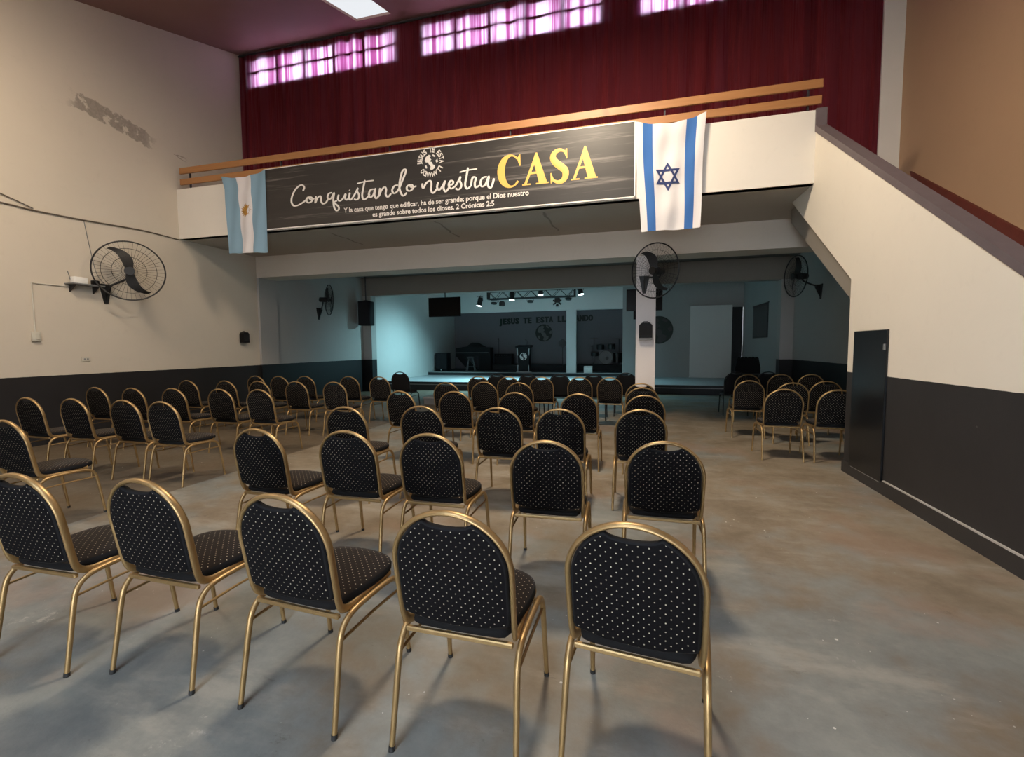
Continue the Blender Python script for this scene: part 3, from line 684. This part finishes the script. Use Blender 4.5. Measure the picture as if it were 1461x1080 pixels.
# ------------------------------------------------------------ wall fans
def fan(label, hub, normal, wall_pt, wall_n, D, blade_ang):
    """hub: centre of the guard; normal: blowing direction; wall_pt: bracket on the wall"""
    t_ = thing('wall_fan', label, 'fan', wall_pt, group='black wall fans')
    inv = Vector(wall_pt)
    N = Vector(normal).normalized(); U = Vector((0, 0, 1)); X = U.cross(N).normalized(); Y = N.cross(X)
    Mx = Matrix.Translation(Vector(hub) - inv) @ Matrix((X, Y, N)).transposed().to_4x4()
    r = D / 2; g = MB()
    def circ(rr, z, n=48): return [(rr * math.cos(2 * PI * k / n), rr * math.sin(2 * PI * k / n), z) for k in range(n)]
    g.tube(circ(r, 0, 56), .012, 8, True)
    for z, s in ((.07, 1), (-.07, -1)):
        for q in (.22, .48, .76): g.tube(circ(r * q, z * (1 - .35 * q * q)), .0022, 5, True)
    for k in range(44):
        a = 2 * PI * k / 44; c_, s_ = math.cos(a), math.sin(a)
        for z in (.07, -.07): g.tube([(r * q * c_, r * q * s_, z * (1 - q ** 3) if q < 1 else 0) for q in (.13, .5, .8, 1)], .0016, 4, caps=False)
    g.cyl((0, 0, .062), (0, 0, .076), .075, .07, 20)
    g.xf(Mx).build('guard', 'black', t_)
    for k in range(2):
        a0 = R(blade_ang) + PI * k; vs = []; m = 12
        for i in range(m + 1):
            q = i / m; rr = r * (.10 + .80 * q); aa = a0 + .55 * q * q - .1; w = r * (.115 + .05 * math.sin(PI * min(1, q * 1.15))) * (1 - .45 * q ** 4)
            cx, cy = rr * math.cos(aa), rr * math.sin(aa); tx, ty = -math.sin(aa), math.cos(aa)
            for s in (-1, 1):
                for th in (-.003, .003): vs.append((cx + tx * w * s, cy + ty * w * s, s * .025 + th))
        fs_ = []
        for i in range(m):
            o = i * 4; p = o + 4
            for a_, b_ in ((0, 1), (1, 3), (3, 2), (2, 0)): fs_.append((o + a_, o + b_, p + b_, p + a_))
        fs_.append((0, 1, 3, 2)); fs_.append((4 * m, 4 * m + 2, 4 * m + 3, 4 * m + 1))
        MB().add(vs, fs_).xf(Mx).build('fan_blade', 'black', t_)
    mo = MB().cyl((0, 0, -.02), (0, 0, .035), .055, .05, 20).cyl((0, 0, -.06), (0, 0, -.25), .075, .065, 20).sphere((0, 0, -.25), .064, 16, 8, (1, 1, .45)).cyl((0, 0, .035), (0, 0, .05), .02, .018, 12)
    mo.xf(Mx).build('motor', 'black', t_)
    wn = Vector(wall_n).normalized(); side = wn.cross(U).normalized()
    back = Vector(hub) - inv - N * .17
    a1 = wn * .10 + Vector((0, 0, .10)); a2 = back + Vector((0, 0, -.10))
    ar = MB().tube(smooth_path([a1, a1 * .5 + a2 * .5 + Vector((0, 0, -.01)), a2, back], 4), .018, 10)
    ar.build('arm', 'black', t_)
    br = MB(); tri = [(-.10, .14), (.10, .14), (.03, -.20), (-.03, -.20)]
    v0 = [side * p[0] + U * p[1] for p in tri]; v1 = [p + wn * .02 for p in v0]
    br.add(v0 + v1, [(0, 1, 2, 3), (7, 6, 5, 4), (0, 4, 5, 1), (1, 5, 6, 2), (2, 6, 7, 3), (3, 7, 4, 0)])
    w2 = [U * .13 + wn * .02, U * .13 + wn * .13, U * .07 + wn * .13, U * -.16 + wn * .02]
    br.add([p + side * .012 for p in w2] + [p - side * .012 for p in w2], [(0, 1, 2, 3), (7, 6, 5, 4), (0, 4, 5, 1), (1, 5, 6, 2), (2, 6, 7, 3), (3, 7, 4, 0)])
    br.build('wall_bracket', 'black', t_, False)
    return t_
f1 = fan('large black wall fan on the cream left wall, below the thin cable', (-8.52, 6.07, 2.87), (.80, -.58, -.12), (XL, 6.02, 2.52), (1, 0, 0), 1.0, 100)
MB().tube(smooth_path([(.012, -.26, 1.17), (.02, -.2, .7), (.012, -.12, .3), (.03, 0, .12)], 6), .005, 6).build('power_cord', 'grey', f1)
fan('black wall fan on the front of the white column, under the star flag', (.335, 8.83, 2.865), (-.58, -.80, -.06), (.17, YW, 2.72), (0, -1, 0), .98, 100)
fan('black wall fan seen edge-on, left wall in the shade beside the hanging loudspeaker', (-8.55, 11.5, 2.89), (.62, .78, 0), (XL, 11.68, 2.55), (1, 0, 0), .86, 40)
fan('black wall fan seen edge-on in the dark corner above the right-hand chairs', (3.52, 11.83, 3.05), (-.97, -.22, 0), (XR - .02, 12.15, 2.75), (-1, 0, 0), .92, 60)

# ------------------------------------------------------------ small things on the left wall
cb = MB(); pts = [(XL + .02, y, 3.70 + .03 * math.sin(y * 2.1) + .015 * (y - 5)) for y in [YR + .01, -2, 0, 2, 3.4, 4.7, 5.1, 5.8, 6.6, 7.0, 7.44]]
cb.tube(smooth_path(pts, 4), .011, 6)
cb.tube(smooth_path([(XL + .02, 4.3, 3.92), (XL + .02, 4.75, 3.80), (XL + .02, 5.08, 3.70)], 5), .008, 6)
tag(cb.build('cable', 'cable_tan'), 'thin grey cable strung along the cream left wall above the fan', 'cable')
cd = MB().cyl((XL + .012, 4.99, 1.79), (XL + .012, 4.99, 2.55), .009, seg=8).cyl((XL + .012, 4.99, 2.55), (XL + .012, 5.48, 2.55), .009, seg=8)
tag(cd.build('conduit', 'offwhite'), 'thin painted conduit bent from the switch box to the little shelf', 'conduit')
sb = thing('switch_box', 'yellowed surface switch box low on the cream left wall', 'switch', (XL, 4.99, 1.72))
MB().rbox(0, .045, -.055, .055, -.075, .075, .008).build('housing', 'offwhite', sb)
MB().rbox(.045, .055, -.03, .03, -.045, .045, .003, 1).build('rocker', 'offwhite', sb)
ol = thing('wall_outlet', 'small pale wall outlet just above the black dado, left wall', 'outlet', (XL, 5.65, 1.345))
MB().rbox(0, .012, -.065, .065, -.04, .04, .004, 1).build('cover_plate', 'offwhite', ol)
MB().box(.012, .014, -.035, -.01, -.015, .015).box(.012, .014, .01, .035, -.015, .015).build('socket_hole', 'grey', ol, False)
sh = thing('wall_shelf', 'narrow dark wall shelf left of the large fan on the left wall', 'shelf', (XL, 5.66, 2.585))
MB().rbox(0, .20, -.24, .24, 0, .02, .003, 1).build('board', 'grey', sh)
for y in (-.17, .17): MB().prism([(0, 0), (.16, 0), (0, -.12)], y - .01, y + .01).build('bracket', 'black', sh, False)
ro = thing('router', 'small white box with stub aerial on the narrow wall shelf', 'router', (XL + .09, 5.58, 2.605))
MB().rbox(-.05, .05, -.10, .10, 0, .11, .012).build('body', 'white', ro)
MB().cyl((-.04, -.10, .06), (-.04, -.13, .20), .006, seg=8).build('antenna', 'grey', ro)
tag(MB().rbox(XL + .05, XL + .13, 5.77, 5.86, 2.605, 2.69, .006, 2).build('power_adapter', 'black_plastic'), 'small black adapter box on the wall shelf next to the white one', 'adapter')

def small_speaker(label, loc, rz, w, h, d):
    t_ = thing('wall_speaker', label, 'speaker', loc, rz)
    pts = [(-w / 2, 0), (w / 2, 0), (w * .38, -d), (-w * .38, -d)]
    MB().prism([(-w * .5, -h / 2), (w * .5, -h / 2), (w * .5, h * .34), (w * .28, h / 2), (-w * .28, h / 2), (-w * .5, h * .34)], -d - .03, -.03).build('cabinet', 'black_plastic', t_)
    MB().prism([(-w * .44, -h * .36), (w * .44, -h * .36), (w * .44, h * .30), (-w * .44, h * .30)], -d - .036, -d - .03).build('grille', 'grille', t_)
    MB().box(-.03, .03, -.03, 0, -.05, .05).build('bracket', 'black', t_, False)
    MB().tube([(-w * .2, -d * .6, h / 2), (-w * .15, -d * .6, h / 2 + .02), (w * .15, -d * .6, h / 2 + .02), (w * .2, -d * .6, h / 2)], .008, 8).build('handle', 'black_plastic', t_)
    return t_
small_speaker('small black wall speaker on the left wall near the balcony corner', (XL, 8.88, 1.77), R(90), .17, .25, .12)
sc2 = small_speaker('small dark speaker with grey base strip halfway up the white column', (.205, YW, 1.80), 0, .25, .30, .10)
MB().box(-.125, .125, -.135, -.03, -.185, -.15).build('base_strip', 'grey', sc2, False)
hs = thing('hanging_speaker', 'large black loudspeaker hung from the beam at the teal wall corner', 'speaker', (-8.70, 13.62, 2.25), R(8))
MB().rbox(-.22, .22, -.16, .16, 0, .80, .02, 2).build('cabinet', 'black_plastic', hs)
MB().rbox(-.20, .20, -.175, -.155, .04, .76, .005, 1).build('grille', 'grille', hs)
MB().cyl((0, 0, .80), (0, 0, 1.615), .02).box(-.06, .06, -.05, .05, .8, .84).build('pole', 'black', hs, False)

def tv(label, xc, y, z0, z1, w, ztop):
    t_ = thing('television', label, 'television', (xc, y, z0), group='black televisions hung from the beam')
    h = z1 - z0
    MB().rbox(-w / 2, w / 2, -.02, .035, 0, h, .008, 2).build('bezel', 'black_plastic', t_)
    MB().box(-w / 2 + .02, w / 2 - .02, -.023, -.019, .03, h - .02).build('screen', 'screen', t_, False)
    MB().rbox(-.2, .2, .035, .07, .15, h - .12, .004, 1).cyl((0, .07, h * .6), (0, .07, ztop - z0), .018).build('ceiling_mount', 'black', t_)
    return t_
tv('black hanging television left of the lighting truss, above the stage loudspeaker', -5.955, 13.82, 2.49, 3.11, 1.11, ZAC - .6 + .0)
t2 = tv('black hanging television half hidden behind the white column', .257, 13.82, 2.51, 3.13, 1.0, 3.27)
MB().rbox(-.30, -.12, -.04, .06, -.24, 0, .01).build('side_speaker', 'black_plastic', t2)

# ------------------------------------------------------------ lighting truss and lamps
TX0, TX1, TY = -5.16, -2.02, 16.0
tr = thing('lighting_truss', 'horizontal black lattice truss hung before the stage header', 'truss', (0, TY, 0))
for z, y in ((3.50, -.12), (3.50, .12), (3.23, -.12), (3.23, .12)):
    MB().cyl((TX0, y, z), (TX1, y, z), .022, seg=10).build('chord', 'black', tr)
n = 12
for y in (-.12, .12):
    for k in range(n):
        xa = TX0 + (TX1 - TX0) * k / n; xb = TX0 + (TX1 - TX0) * (k + 1) / n
        za, zb = (3.23, 3.50) if k % 2 else (3.50, 3.23)
        MB().cyl((xa, y, za), (xb, y, zb), .010, seg=6).build('lattice_bar', 'black', tr)
for x in (TX0, TX1):
    MB().box(x - .02, x + .02, -.14, .14, 3.21, 3.52).build('end_plate', 'black', tr, False)
for x in (-4.6, -2.6):
    MB().cyl((x, 0, 3.5), (x, 0, ZAC), .012, seg=8).cyl((x, -.12, 3.5), (x, .12, 3.5), .015, seg=8).build('hanger', 'black', tr)

LAMPS = []
def spotlight(label, x, z, tilt_x, tilt_y):
    """short black can lamp; axis points down and is tilted"""
    t_ = thing('spotlight', label, 'spotlight', (x, TY - .27, z), group='black can spotlights on the truss')
    D = Vector((math.sin(tilt_x), -math.sin(tilt_y), -1)).normalized(); L = .30
    a = -D * L * .5; b = D * L * .5
    MB().tube([a, a + D * .02, a + D * .20, b], [.06, .085, .085, .095], 18).build('housing', 'black', t_)
    MB().cyl(b - D * .004, b + D * .012, .088, .088, 18).build('lens', 'lamp_lens', t_)
    MB().tube([(-.11, 0, 0), (-.11, 0, .17), (.11, 0, .17), (.11, 0, 0)], .010, 6).cyl((0, 0, .17), (0, .08, .22), .014, seg=8).build('yoke', 'black', t_)
    LAMPS.append((Vector((x, TY - .27, z)) + b + D * .05, D)); return t_
spotlight('lit black spotlight beyond the left end of the truss', -5.40, 3.13, -.2, .1)
spotlight('lit black spotlight in the left half of the truss', -4.20, 3.30, 0, .1)
spotlight('lit black spotlight in the right half of the truss', -3.17, 3.44, 0, .1)
spotlight('lit black spotlight beyond the right end of the truss', -1.80, 3.40, .2, .1)
for x, z, lb in ((-4.95, 3.10, 'flat black lamp under the truss, leftmost of the unlit ones'), (-4.65, 3.12, 'deeper round black lamp under the truss, second unlit one'), (-3.60, 3.12, 'flat black lamp under the middle of the truss'), (-2.24, 3.16, 'flat black lamp under the right end of the truss')):
    t_ = thing('par_spotlight', lb, 'lamp', (x, TY, z - .02), group='unlit flat lamps under the truss')
    dp = .17 if x == -4.65 else .07
    MB().tube([(0, 0, .05), (0, 0, .05 - dp * .3), (0, -.01, .05 - dp)], [.07, .11, .105], 18).build('housing', 'black', t_)
    MB().tube([(-.12, 0, .02), (-.12, 0, .11), (.12, 0, .11), (.12, 0, .02)], .008, 6).build('yoke', 'black', t_)
db = thing('derby_spotlight', 'black star-shaped effect lamp with splayed heads under the truss', 'lamp', (-2.63, TY, 3.05))
MB().rbox(-.09, .09, -.07, .07, -.02, .14, .015).build('body', 'black', db)
for a in (-150, -100, -80, -30, 20, 160):
    d = Vector((math.cos(R(a)), -.25, math.sin(R(a)))).normalized()
    hd = MB().cyl(d * .06, d * .17, .022, .034, 10).build('lamp_head', 'black', db)
    MB().cyl(d * .168, d * .176, .028, .028, 10).build('lens', 'steel', hd)

# ------------------------------------------------------------ stage things
wl = thing('wall_lettering', 'dark capital lettering across the grey back wall of the stage', 'lettering', (0, YE - .03, 2.60))
s_ = 'JESUS TE ESTA LLAMANDO'; x = -6.41; step = (6.41 - 1.87) / len(s_)
for i, ch in enumerate(s_):
    if ch == ' ': continue
    vs, fs = text_mesh(ch, bold=.035); xa = min(v[0] for v in vs); xb = max(v[0] for v in vs); zb = max(v[1] for v in vs); kx = min(step * .86 / (xb - xa), .34)
    mb = MB(); base = .045 * i / len(s_) * 2
    for off in (0, -.03):
        mb.add([(x + step * (i + .5) + (v[0] - (xa + xb) / 2) * kx, off, base + v[1] * .27 / zb) for v in vs], fs)
    for e in (-.018, .018):
        mb.add([(x + step * (i + .5) + (v[0] - (xa + xb) / 2) * kx + e, -.02, base + v[1] * .27 / zb) for v in vs], fs)
    mb.build('letter', 'letter_dark', wl, False)
ge = thing('globe_sign', 'round globe emblem on the grey stage wall under the lettering', 'emblem', (-4.18, YE, 2.15))
globe(ge, 0, 0, .41, -.001, 'letter_dark', 'grey', name='globe')
gd = thing('round_sign', 'large dark round sign with pale marks, right of the white column', 'sign', (.88, YP, 2.10))
globe(gd, 0, 0, .53, -.001, 'letter_dark', 'emblem_dark', name='sign')

pd = thing('podium', 'dark podium with bright legs and a round white globe emblem', 'podium', (-4.52, 18.85, .43))
MB().prism([(-.22, .02), (.22, .02), (.26, 1.0), (-.26, 1.0)], -.14, .16).build('front_panel', 'black_plastic', pd)
MB().rbox(-.33, .33, -.22, .24, 1.02, 1.10, .01, 1, mat=Matrix.Rotation(R(8), 4, 'X') @ Matrix.Translation((0, .14, 0))).build('desk_top', 'black_plastic', pd)
for s in (-1, 1):
    MB().cyl((s * .26, -.17, 1.03), (s * .24, -.17, .70), .022, seg=10).build('leg', 'steel', pd)
    MB().cyl((s * .235, -.17, .30), (s * .24, -.17, 0), .018, seg=10).build('leg', 'steel', pd)
MB().rbox(-.30, .30, -.2, .2, 0, .025, .005, 1).build('base', 'steel', pd)
globe(pd, 0, .66, .155, -.142, 'white', 'emblem_dark')
MB().tube(smooth_path([(.12, 0, 1.13), (.13, .02, 1.28), (.10, -.1, 1.36)], 5), .008, 6).sphere((.1, -.1, 1.36), .022).build('microphone', 'black', pd)
def floor_speaker(label, loc, w, h, d):
    t_ = thing('stage_speaker', label, 'speaker', loc)
    MB().rbox(-w / 2, w / 2, 0, d, 0, h, .02, 2).build('cabinet', 'black_plastic', t_)
    MB().rbox(-w / 2 + .025, w / 2 - .025, -.012, .0, .12, h - .03, .004, 1).build('grille', 'grille', t_)
    MB().cyl((0, -.014, .07), (0, -.001, .07), .03, .03, 14).build('badge', 'steel', t_)
floor_speaker('tall black loudspeaker standing at the left end of the stage', (-8.33, 18.85, .43), .56, .82, .45)
tag(MB().rbox(-8.72, -8.6, 19.4, 19.9, .43, 1.16, .02, 2).build('stage_speaker', 'black_plastic'), 'narrow black box behind the tall stage loudspeaker', 'speaker')
kb = thing('keyboard_console', 'dark keyboard console with peaked music stand, left on the stage', 'keyboard', (-7.17, 19.8, .43))
MB().prism([(-.83, .62), (-.83, 1.02), (-.3, 1.10), (.83, 1.05), (.83, .62)], 0, .5).build('body', 'black_plastic', kb)
MB().prism([(-.45, 1.06), (-.1, 1.28), (.2, 1.27), (.62, 1.05)], .2, .26).build('music_stand', 'black_plastic', kb)
MB().prism([(.25, 0), (.83, 0), (.83, .62), (.25, .62)], .05, .45).build('side_panel', 'black_plastic', kb)
MB().prism([(-.83, .62), (-.40, .62), (.25, .0), (-.28, 0)], .1, .16).build('support_panel', 'black_plastic', kb)
for x in range(14): MB().box(-.78 + x * .11, -.68 + x * .11, -.06, 0, .80, .83).build('key', 'grey', kb, False)
so_ = thing('stool', 'small grey metal A-frame stool in front of the keyboard', 'stool', (-7.05, 19.2, .43))
for s in (-1, 1): MB().cyl((s * .20, -.1, 0), (s * .09, 0, .60), .013, seg=8).build('leg', 'grey', so_); MB().cyl((s * .20, .1, 0), (s * .09, 0, .60), .013, seg=8).build('leg', 'grey', so_)
MB().rbox(-.13, .13, -.12, .12, .60, .64, .012).build('seat', 'grey', so_)
MB().cyl((-.165, -.07, .2), (.165, -.07, .2), .01, seg=8).build('stretcher', 'grey', so_)
am = thing('amplifier', 'low black amplifier between the keyboard and the podium', 'amplifier', (-5.86, 20.25, .68))
MB().rbox(-.42, .42, 0, .4, 0, .5, .02).build('cabinet', 'black_plastic', am)
MB().rbox(-.39, .39, -.012, 0, .03, .38, .004, 1).build('grille', 'grille', am)
for k in range(5): MB().cyl((-.3 + k * .12, -.02, .44), (-.3 + k * .12, 0, .44), .016, seg=10).build('knob', 'grey', am)
def mic_stand(label, loc, h):
    t_ = thing('microphone_stand', label, 'stand', loc)
    MB().cyl((0, 0, .02), (0, 0, h), .011, seg=8).build('pole', 'black', t_)
    for k in range(3):
        a = 2 * PI * k / 3; MB().cyl((0, 0, .12), (.28 * math.cos(a), .28 * math.sin(a), .008), .008, seg=6).build('leg', 'black', t_)
    MB().cyl((0, 0, h), (.02, -.12, h + .05), .016, .02, 8).sphere((.022, -.135, h + .057), .028).build('microphone', 'black', t_)
mic_stand('thin black microphone stand behind the low amplifier', (-6.28, 21.0, .68), 1.15)
mic_stand('thin black microphone stand by the drum kit', (-.85, 19.2, .43), 1.0)
hr = thing('stage_monitor', 'round dark stage light on a pole left of the slim stage post', 'light', (-2.95, 19.3, .43))
MB().cyl((0, 0, 0), (0, 0, 1.15), .014, seg=8).cyl((0, 0, 0), (0, 0, .02), .16, .15, 20).build('pole', 'black', hr)
MB().tube([(0, .12, 1.2), (0, 0, 1.2), (0, -.06, 1.2)], [.08, .16, .17], 20).build('housing', 'black', hr)
dk = thing('drum_kit', 'dark drum kit with pale bass drum skin at the stage right end', 'drum kit', (-1.2, 20.35, .68))
b = MB().cyl((0, -.25, .33), (0, .2, .33), .30, .30, 28).build('bass_drum', 'drum', dk)
MB().cyl((0, -.262, .33), (0, -.25, .33), .285, .285, 28).build('drum_skin', 'drum_head', b)
MB().cyl((.06, -.268, .30), (.06, -.261, .30), .07, .07, 18).build('skin_port', 'emblem_dark', b)
for x, y, z, r_, h_ in ((-.24, -.05, .78, .16, .2), (.22, -.05, .80, .17, .22), (.48, .1, .32, .21, .42), (-.50, .1, .48, .18, .16)):
    d_ = MB().cyl((x, y, z - h_ / 2), (x, y - .02, z + h_ / 2), r_, r_, 22).build('drum', 'drum', dk)
    MB().cyl((x, y - .02, z + h_ / 2), (x, y - .021, z + h_ / 2 + .008), r_ - .008, r_ - .008, 22).build('drum_skin', 'drum_head', d_)
for x, y, z, r_ in ((-.52, -.05, 1.15, .22), (.55, .0, 1.12, .24), (-.62, .1, .82, .17)):
    c_ = MB().tube([(x, y, z + .02), (x, y, z + .012), (x, y, z)], [.02, .05, r_], 24).build('cymbal', 'cymbal', dk)
    MB().cyl((x, y, 0), (x, y, z + .03), .012, seg=8).build('cymbal_stand', 'black', dk)
wb = thing('white_box', 'small white box at the stage edge below the drum kit', 'box', (-1.80, 18.62, .43))
MB().rbox(-.17, .17, -.12, .12, 0, .27, .012).build('body', 'white', wb)
MB().box(-.175, .175, -.125, .125, .22, .235).build('lid_seam', 'grey', wb, False)
sp_ = thing('step_block', 'low grey wooden step block before the stage platform, left of the aisle chairs', 'step', (-5.02, 10.95, 0))
MB().rbox(-.36, .36, 0, .8, .16, .20, .006, 1).build('tread', 'nosing', sp_)
MB().box(-.34, .34, .02, .78, 0, .16).build('riser', 'grey', sp_, False)

# ------------------------------------------------------------ right-hand bay
wp = thing('partition_panel', 'tall pale free-standing panel leaning at the back right of the hall', 'panel', (2.69, 18.2, .30))
MB().rbox(-.70, .72, -.02, .02, 0, 2.66, .004, 1, mat=Matrix.Rotation(R(-3), 4, 'Z')).build('sheet', 'wall_stage', wp)
MB().box(-.70, -.66, .0, .14, 0, .05).box(.68, .72, -.02, .14, 0, .05).build('foot', 'white', wp, False)
pc = thing('wall_hanging', 'dark framed picture on the pale wall at the back right', 'picture', (3.83, 16.0, 1.72))
MB().box(-.03, 0, -.85, .85, 0, 1.03).build('frame', 'black', pc, False)
MB().box(-.034, -.03, -.79, .79, .06, .97).build('print', 'emblem_dark', pc, False)
MB().cyl((-.02, -.92, 1.04), (-.02, .92, 1.04), .018, seg=8).build('top_bar', 'black', pc)
tb = thing('table', 'dark cloth-covered table at the back right under the picture', 'table', (3.15, 13.1, 0))
MB().rbox(-.62, .55, -.35, .35, .70, .74, .008, 1).build('tabletop', 'black_plastic', tb)
MB().box(-.60, .53, -.34, .34, .03, .70).build('cloth_skirt', 'fab_plain', tb, False)
ac = thing('armchair', 'black armchair with scalloped high back behind the dark table', 'armchair', (3.12, 14.1, 0))
pts = [(-.30, .42), (-.33, .85), (-.28, 1.10)]
for k in range(6):
    x = -.28 + .56 * k / 6; pts += [(x + .025, 1.155), (x + .065, 1.16), (x + .093, 1.115)]
pts += [(.28, 1.10), (.33, .85), (.30, .42)]
MB().prism(pts, .18, .30).build('backrest', 'fab_plain', ac)
MB().rbox(-.30, .30, -.28, .22, .30, .48, .04, 2).build('seat', 'fab_plain', ac)
for s in (-1, 1):
    MB().rbox(s * .33 - .05, s * .33 + .05, -.28, .24, .12, .64, .03, 2).build('arm', 'fab_plain', ac)
    for y in (-.22, .2): MB().cyl((s * .28, y, 0), (s * .28, y, .31), .02, seg=8).build('leg', 'black', ac)

# ------------------------------------------------------------ daylight and lamps
w = bpy.data.worlds.new('overcast daylight'); S.world = w; w.use_nodes = True
bg = w.node_tree.nodes['Background']; bg.inputs[0].default_value = (.86, .93, 1.0, 1); bg.inputs[1].default_value = 16.0
def area(name, loc, rot, sx, sy, col, power, spread=None):
    l = bpy.data.lights.new(name, 'AREA'); l.shape = 'RECTANGLE'; l.size = sx; l.size_y = sy; l.color = col; l.energy = power
    if spread: l.spread = R(spread)
    o = bpy.data.objects.new(name, l); C.objects.link(o); o.location = loc; o.rotation_euler = rot; return o
area('entrance_daylight', (-.7, YR - .1, 1.15), (R(90), 0, 0), 2.5, 2.2, (.72, .86, 1.0), 20)  # cool light set in the assumed entrance out of view
area('warm_ceiling_lamp', (-.9, 4.9, 6.45), (R(12), 0, 0), .8, .8, (1.0, .83, .62), 370)  # unseen warm source without a fixture, placed to suit the chair shadows
area('warm_ceiling_lamp', (-5.9, 2.8, 5.9), (0, R(32), 0), .8, .8, (1.0, .83, .62), 185)  # added out of view to brighten the left wall
for i, (p, d) in enumerate(LAMPS):
    l = bpy.data.lights.new('stage_spot', 'SPOT'); l.energy = (760, 950, 850, 520)[i]; l.color = (.42, .88, 1.0); l.spot_size = R((124, 96, 96, 130)[i]); l.spot_blend = .9; l.shadow_soft_size = .09
    o = bpy.data.objects.new('stage_spot_lamp', l); C.objects.link(o); o.location = p
    D = Vector(((-.75, -.15, .0, .1)[i], -.1, -1)).normalized(); o.rotation_euler = D.to_track_quat('-Z', 'Y').to_euler()

# ------------------------------------------------------------ camera
cam = bpy.data.cameras.new('camera'); co = bpy.data.objects.new('camera', cam); C.objects.link(co); S.camera = co
rx = Vector((0.9658896683992702, 0.258837002826458, -0.0077816738150750416)); up = -Vector((0.010438577168997001, -0.06894395412510523, -0.99756592127853)); fw = Vector((-0.25874347254807206, 0.9634573873075092, -0.06929414301622826))
m4 = Matrix.Identity(4)
for i in range(3): m4[i][0] = rx[i]; m4[i][1] = up[i]; m4[i][2] = -fw[i]
m4.translation = (0, 0, 1.5); co.matrix_world = m4
cam.sensor_fit = 'HORIZONTAL'; cam.sensor_width = 36; cam.lens = 36 * 651.06 / 1461; cam.clip_start = .05; cam.clip_end = 200
v = S.view_settings; v.view_transform = 'Standard'; v.look = 'None'; v.gamma = 1; v.use_curve_mapping = False; v.exposure = 0.0
S.cycles.use_denoising = True; S.cycles.max_bounces = 10; S.cycles.diffuse_bounces = 6; S.cycles.transmission_bounces = 6; S.cycles.transparent_max_bounces = 8
S.cycles.sample_clamp_indirect = 8.0
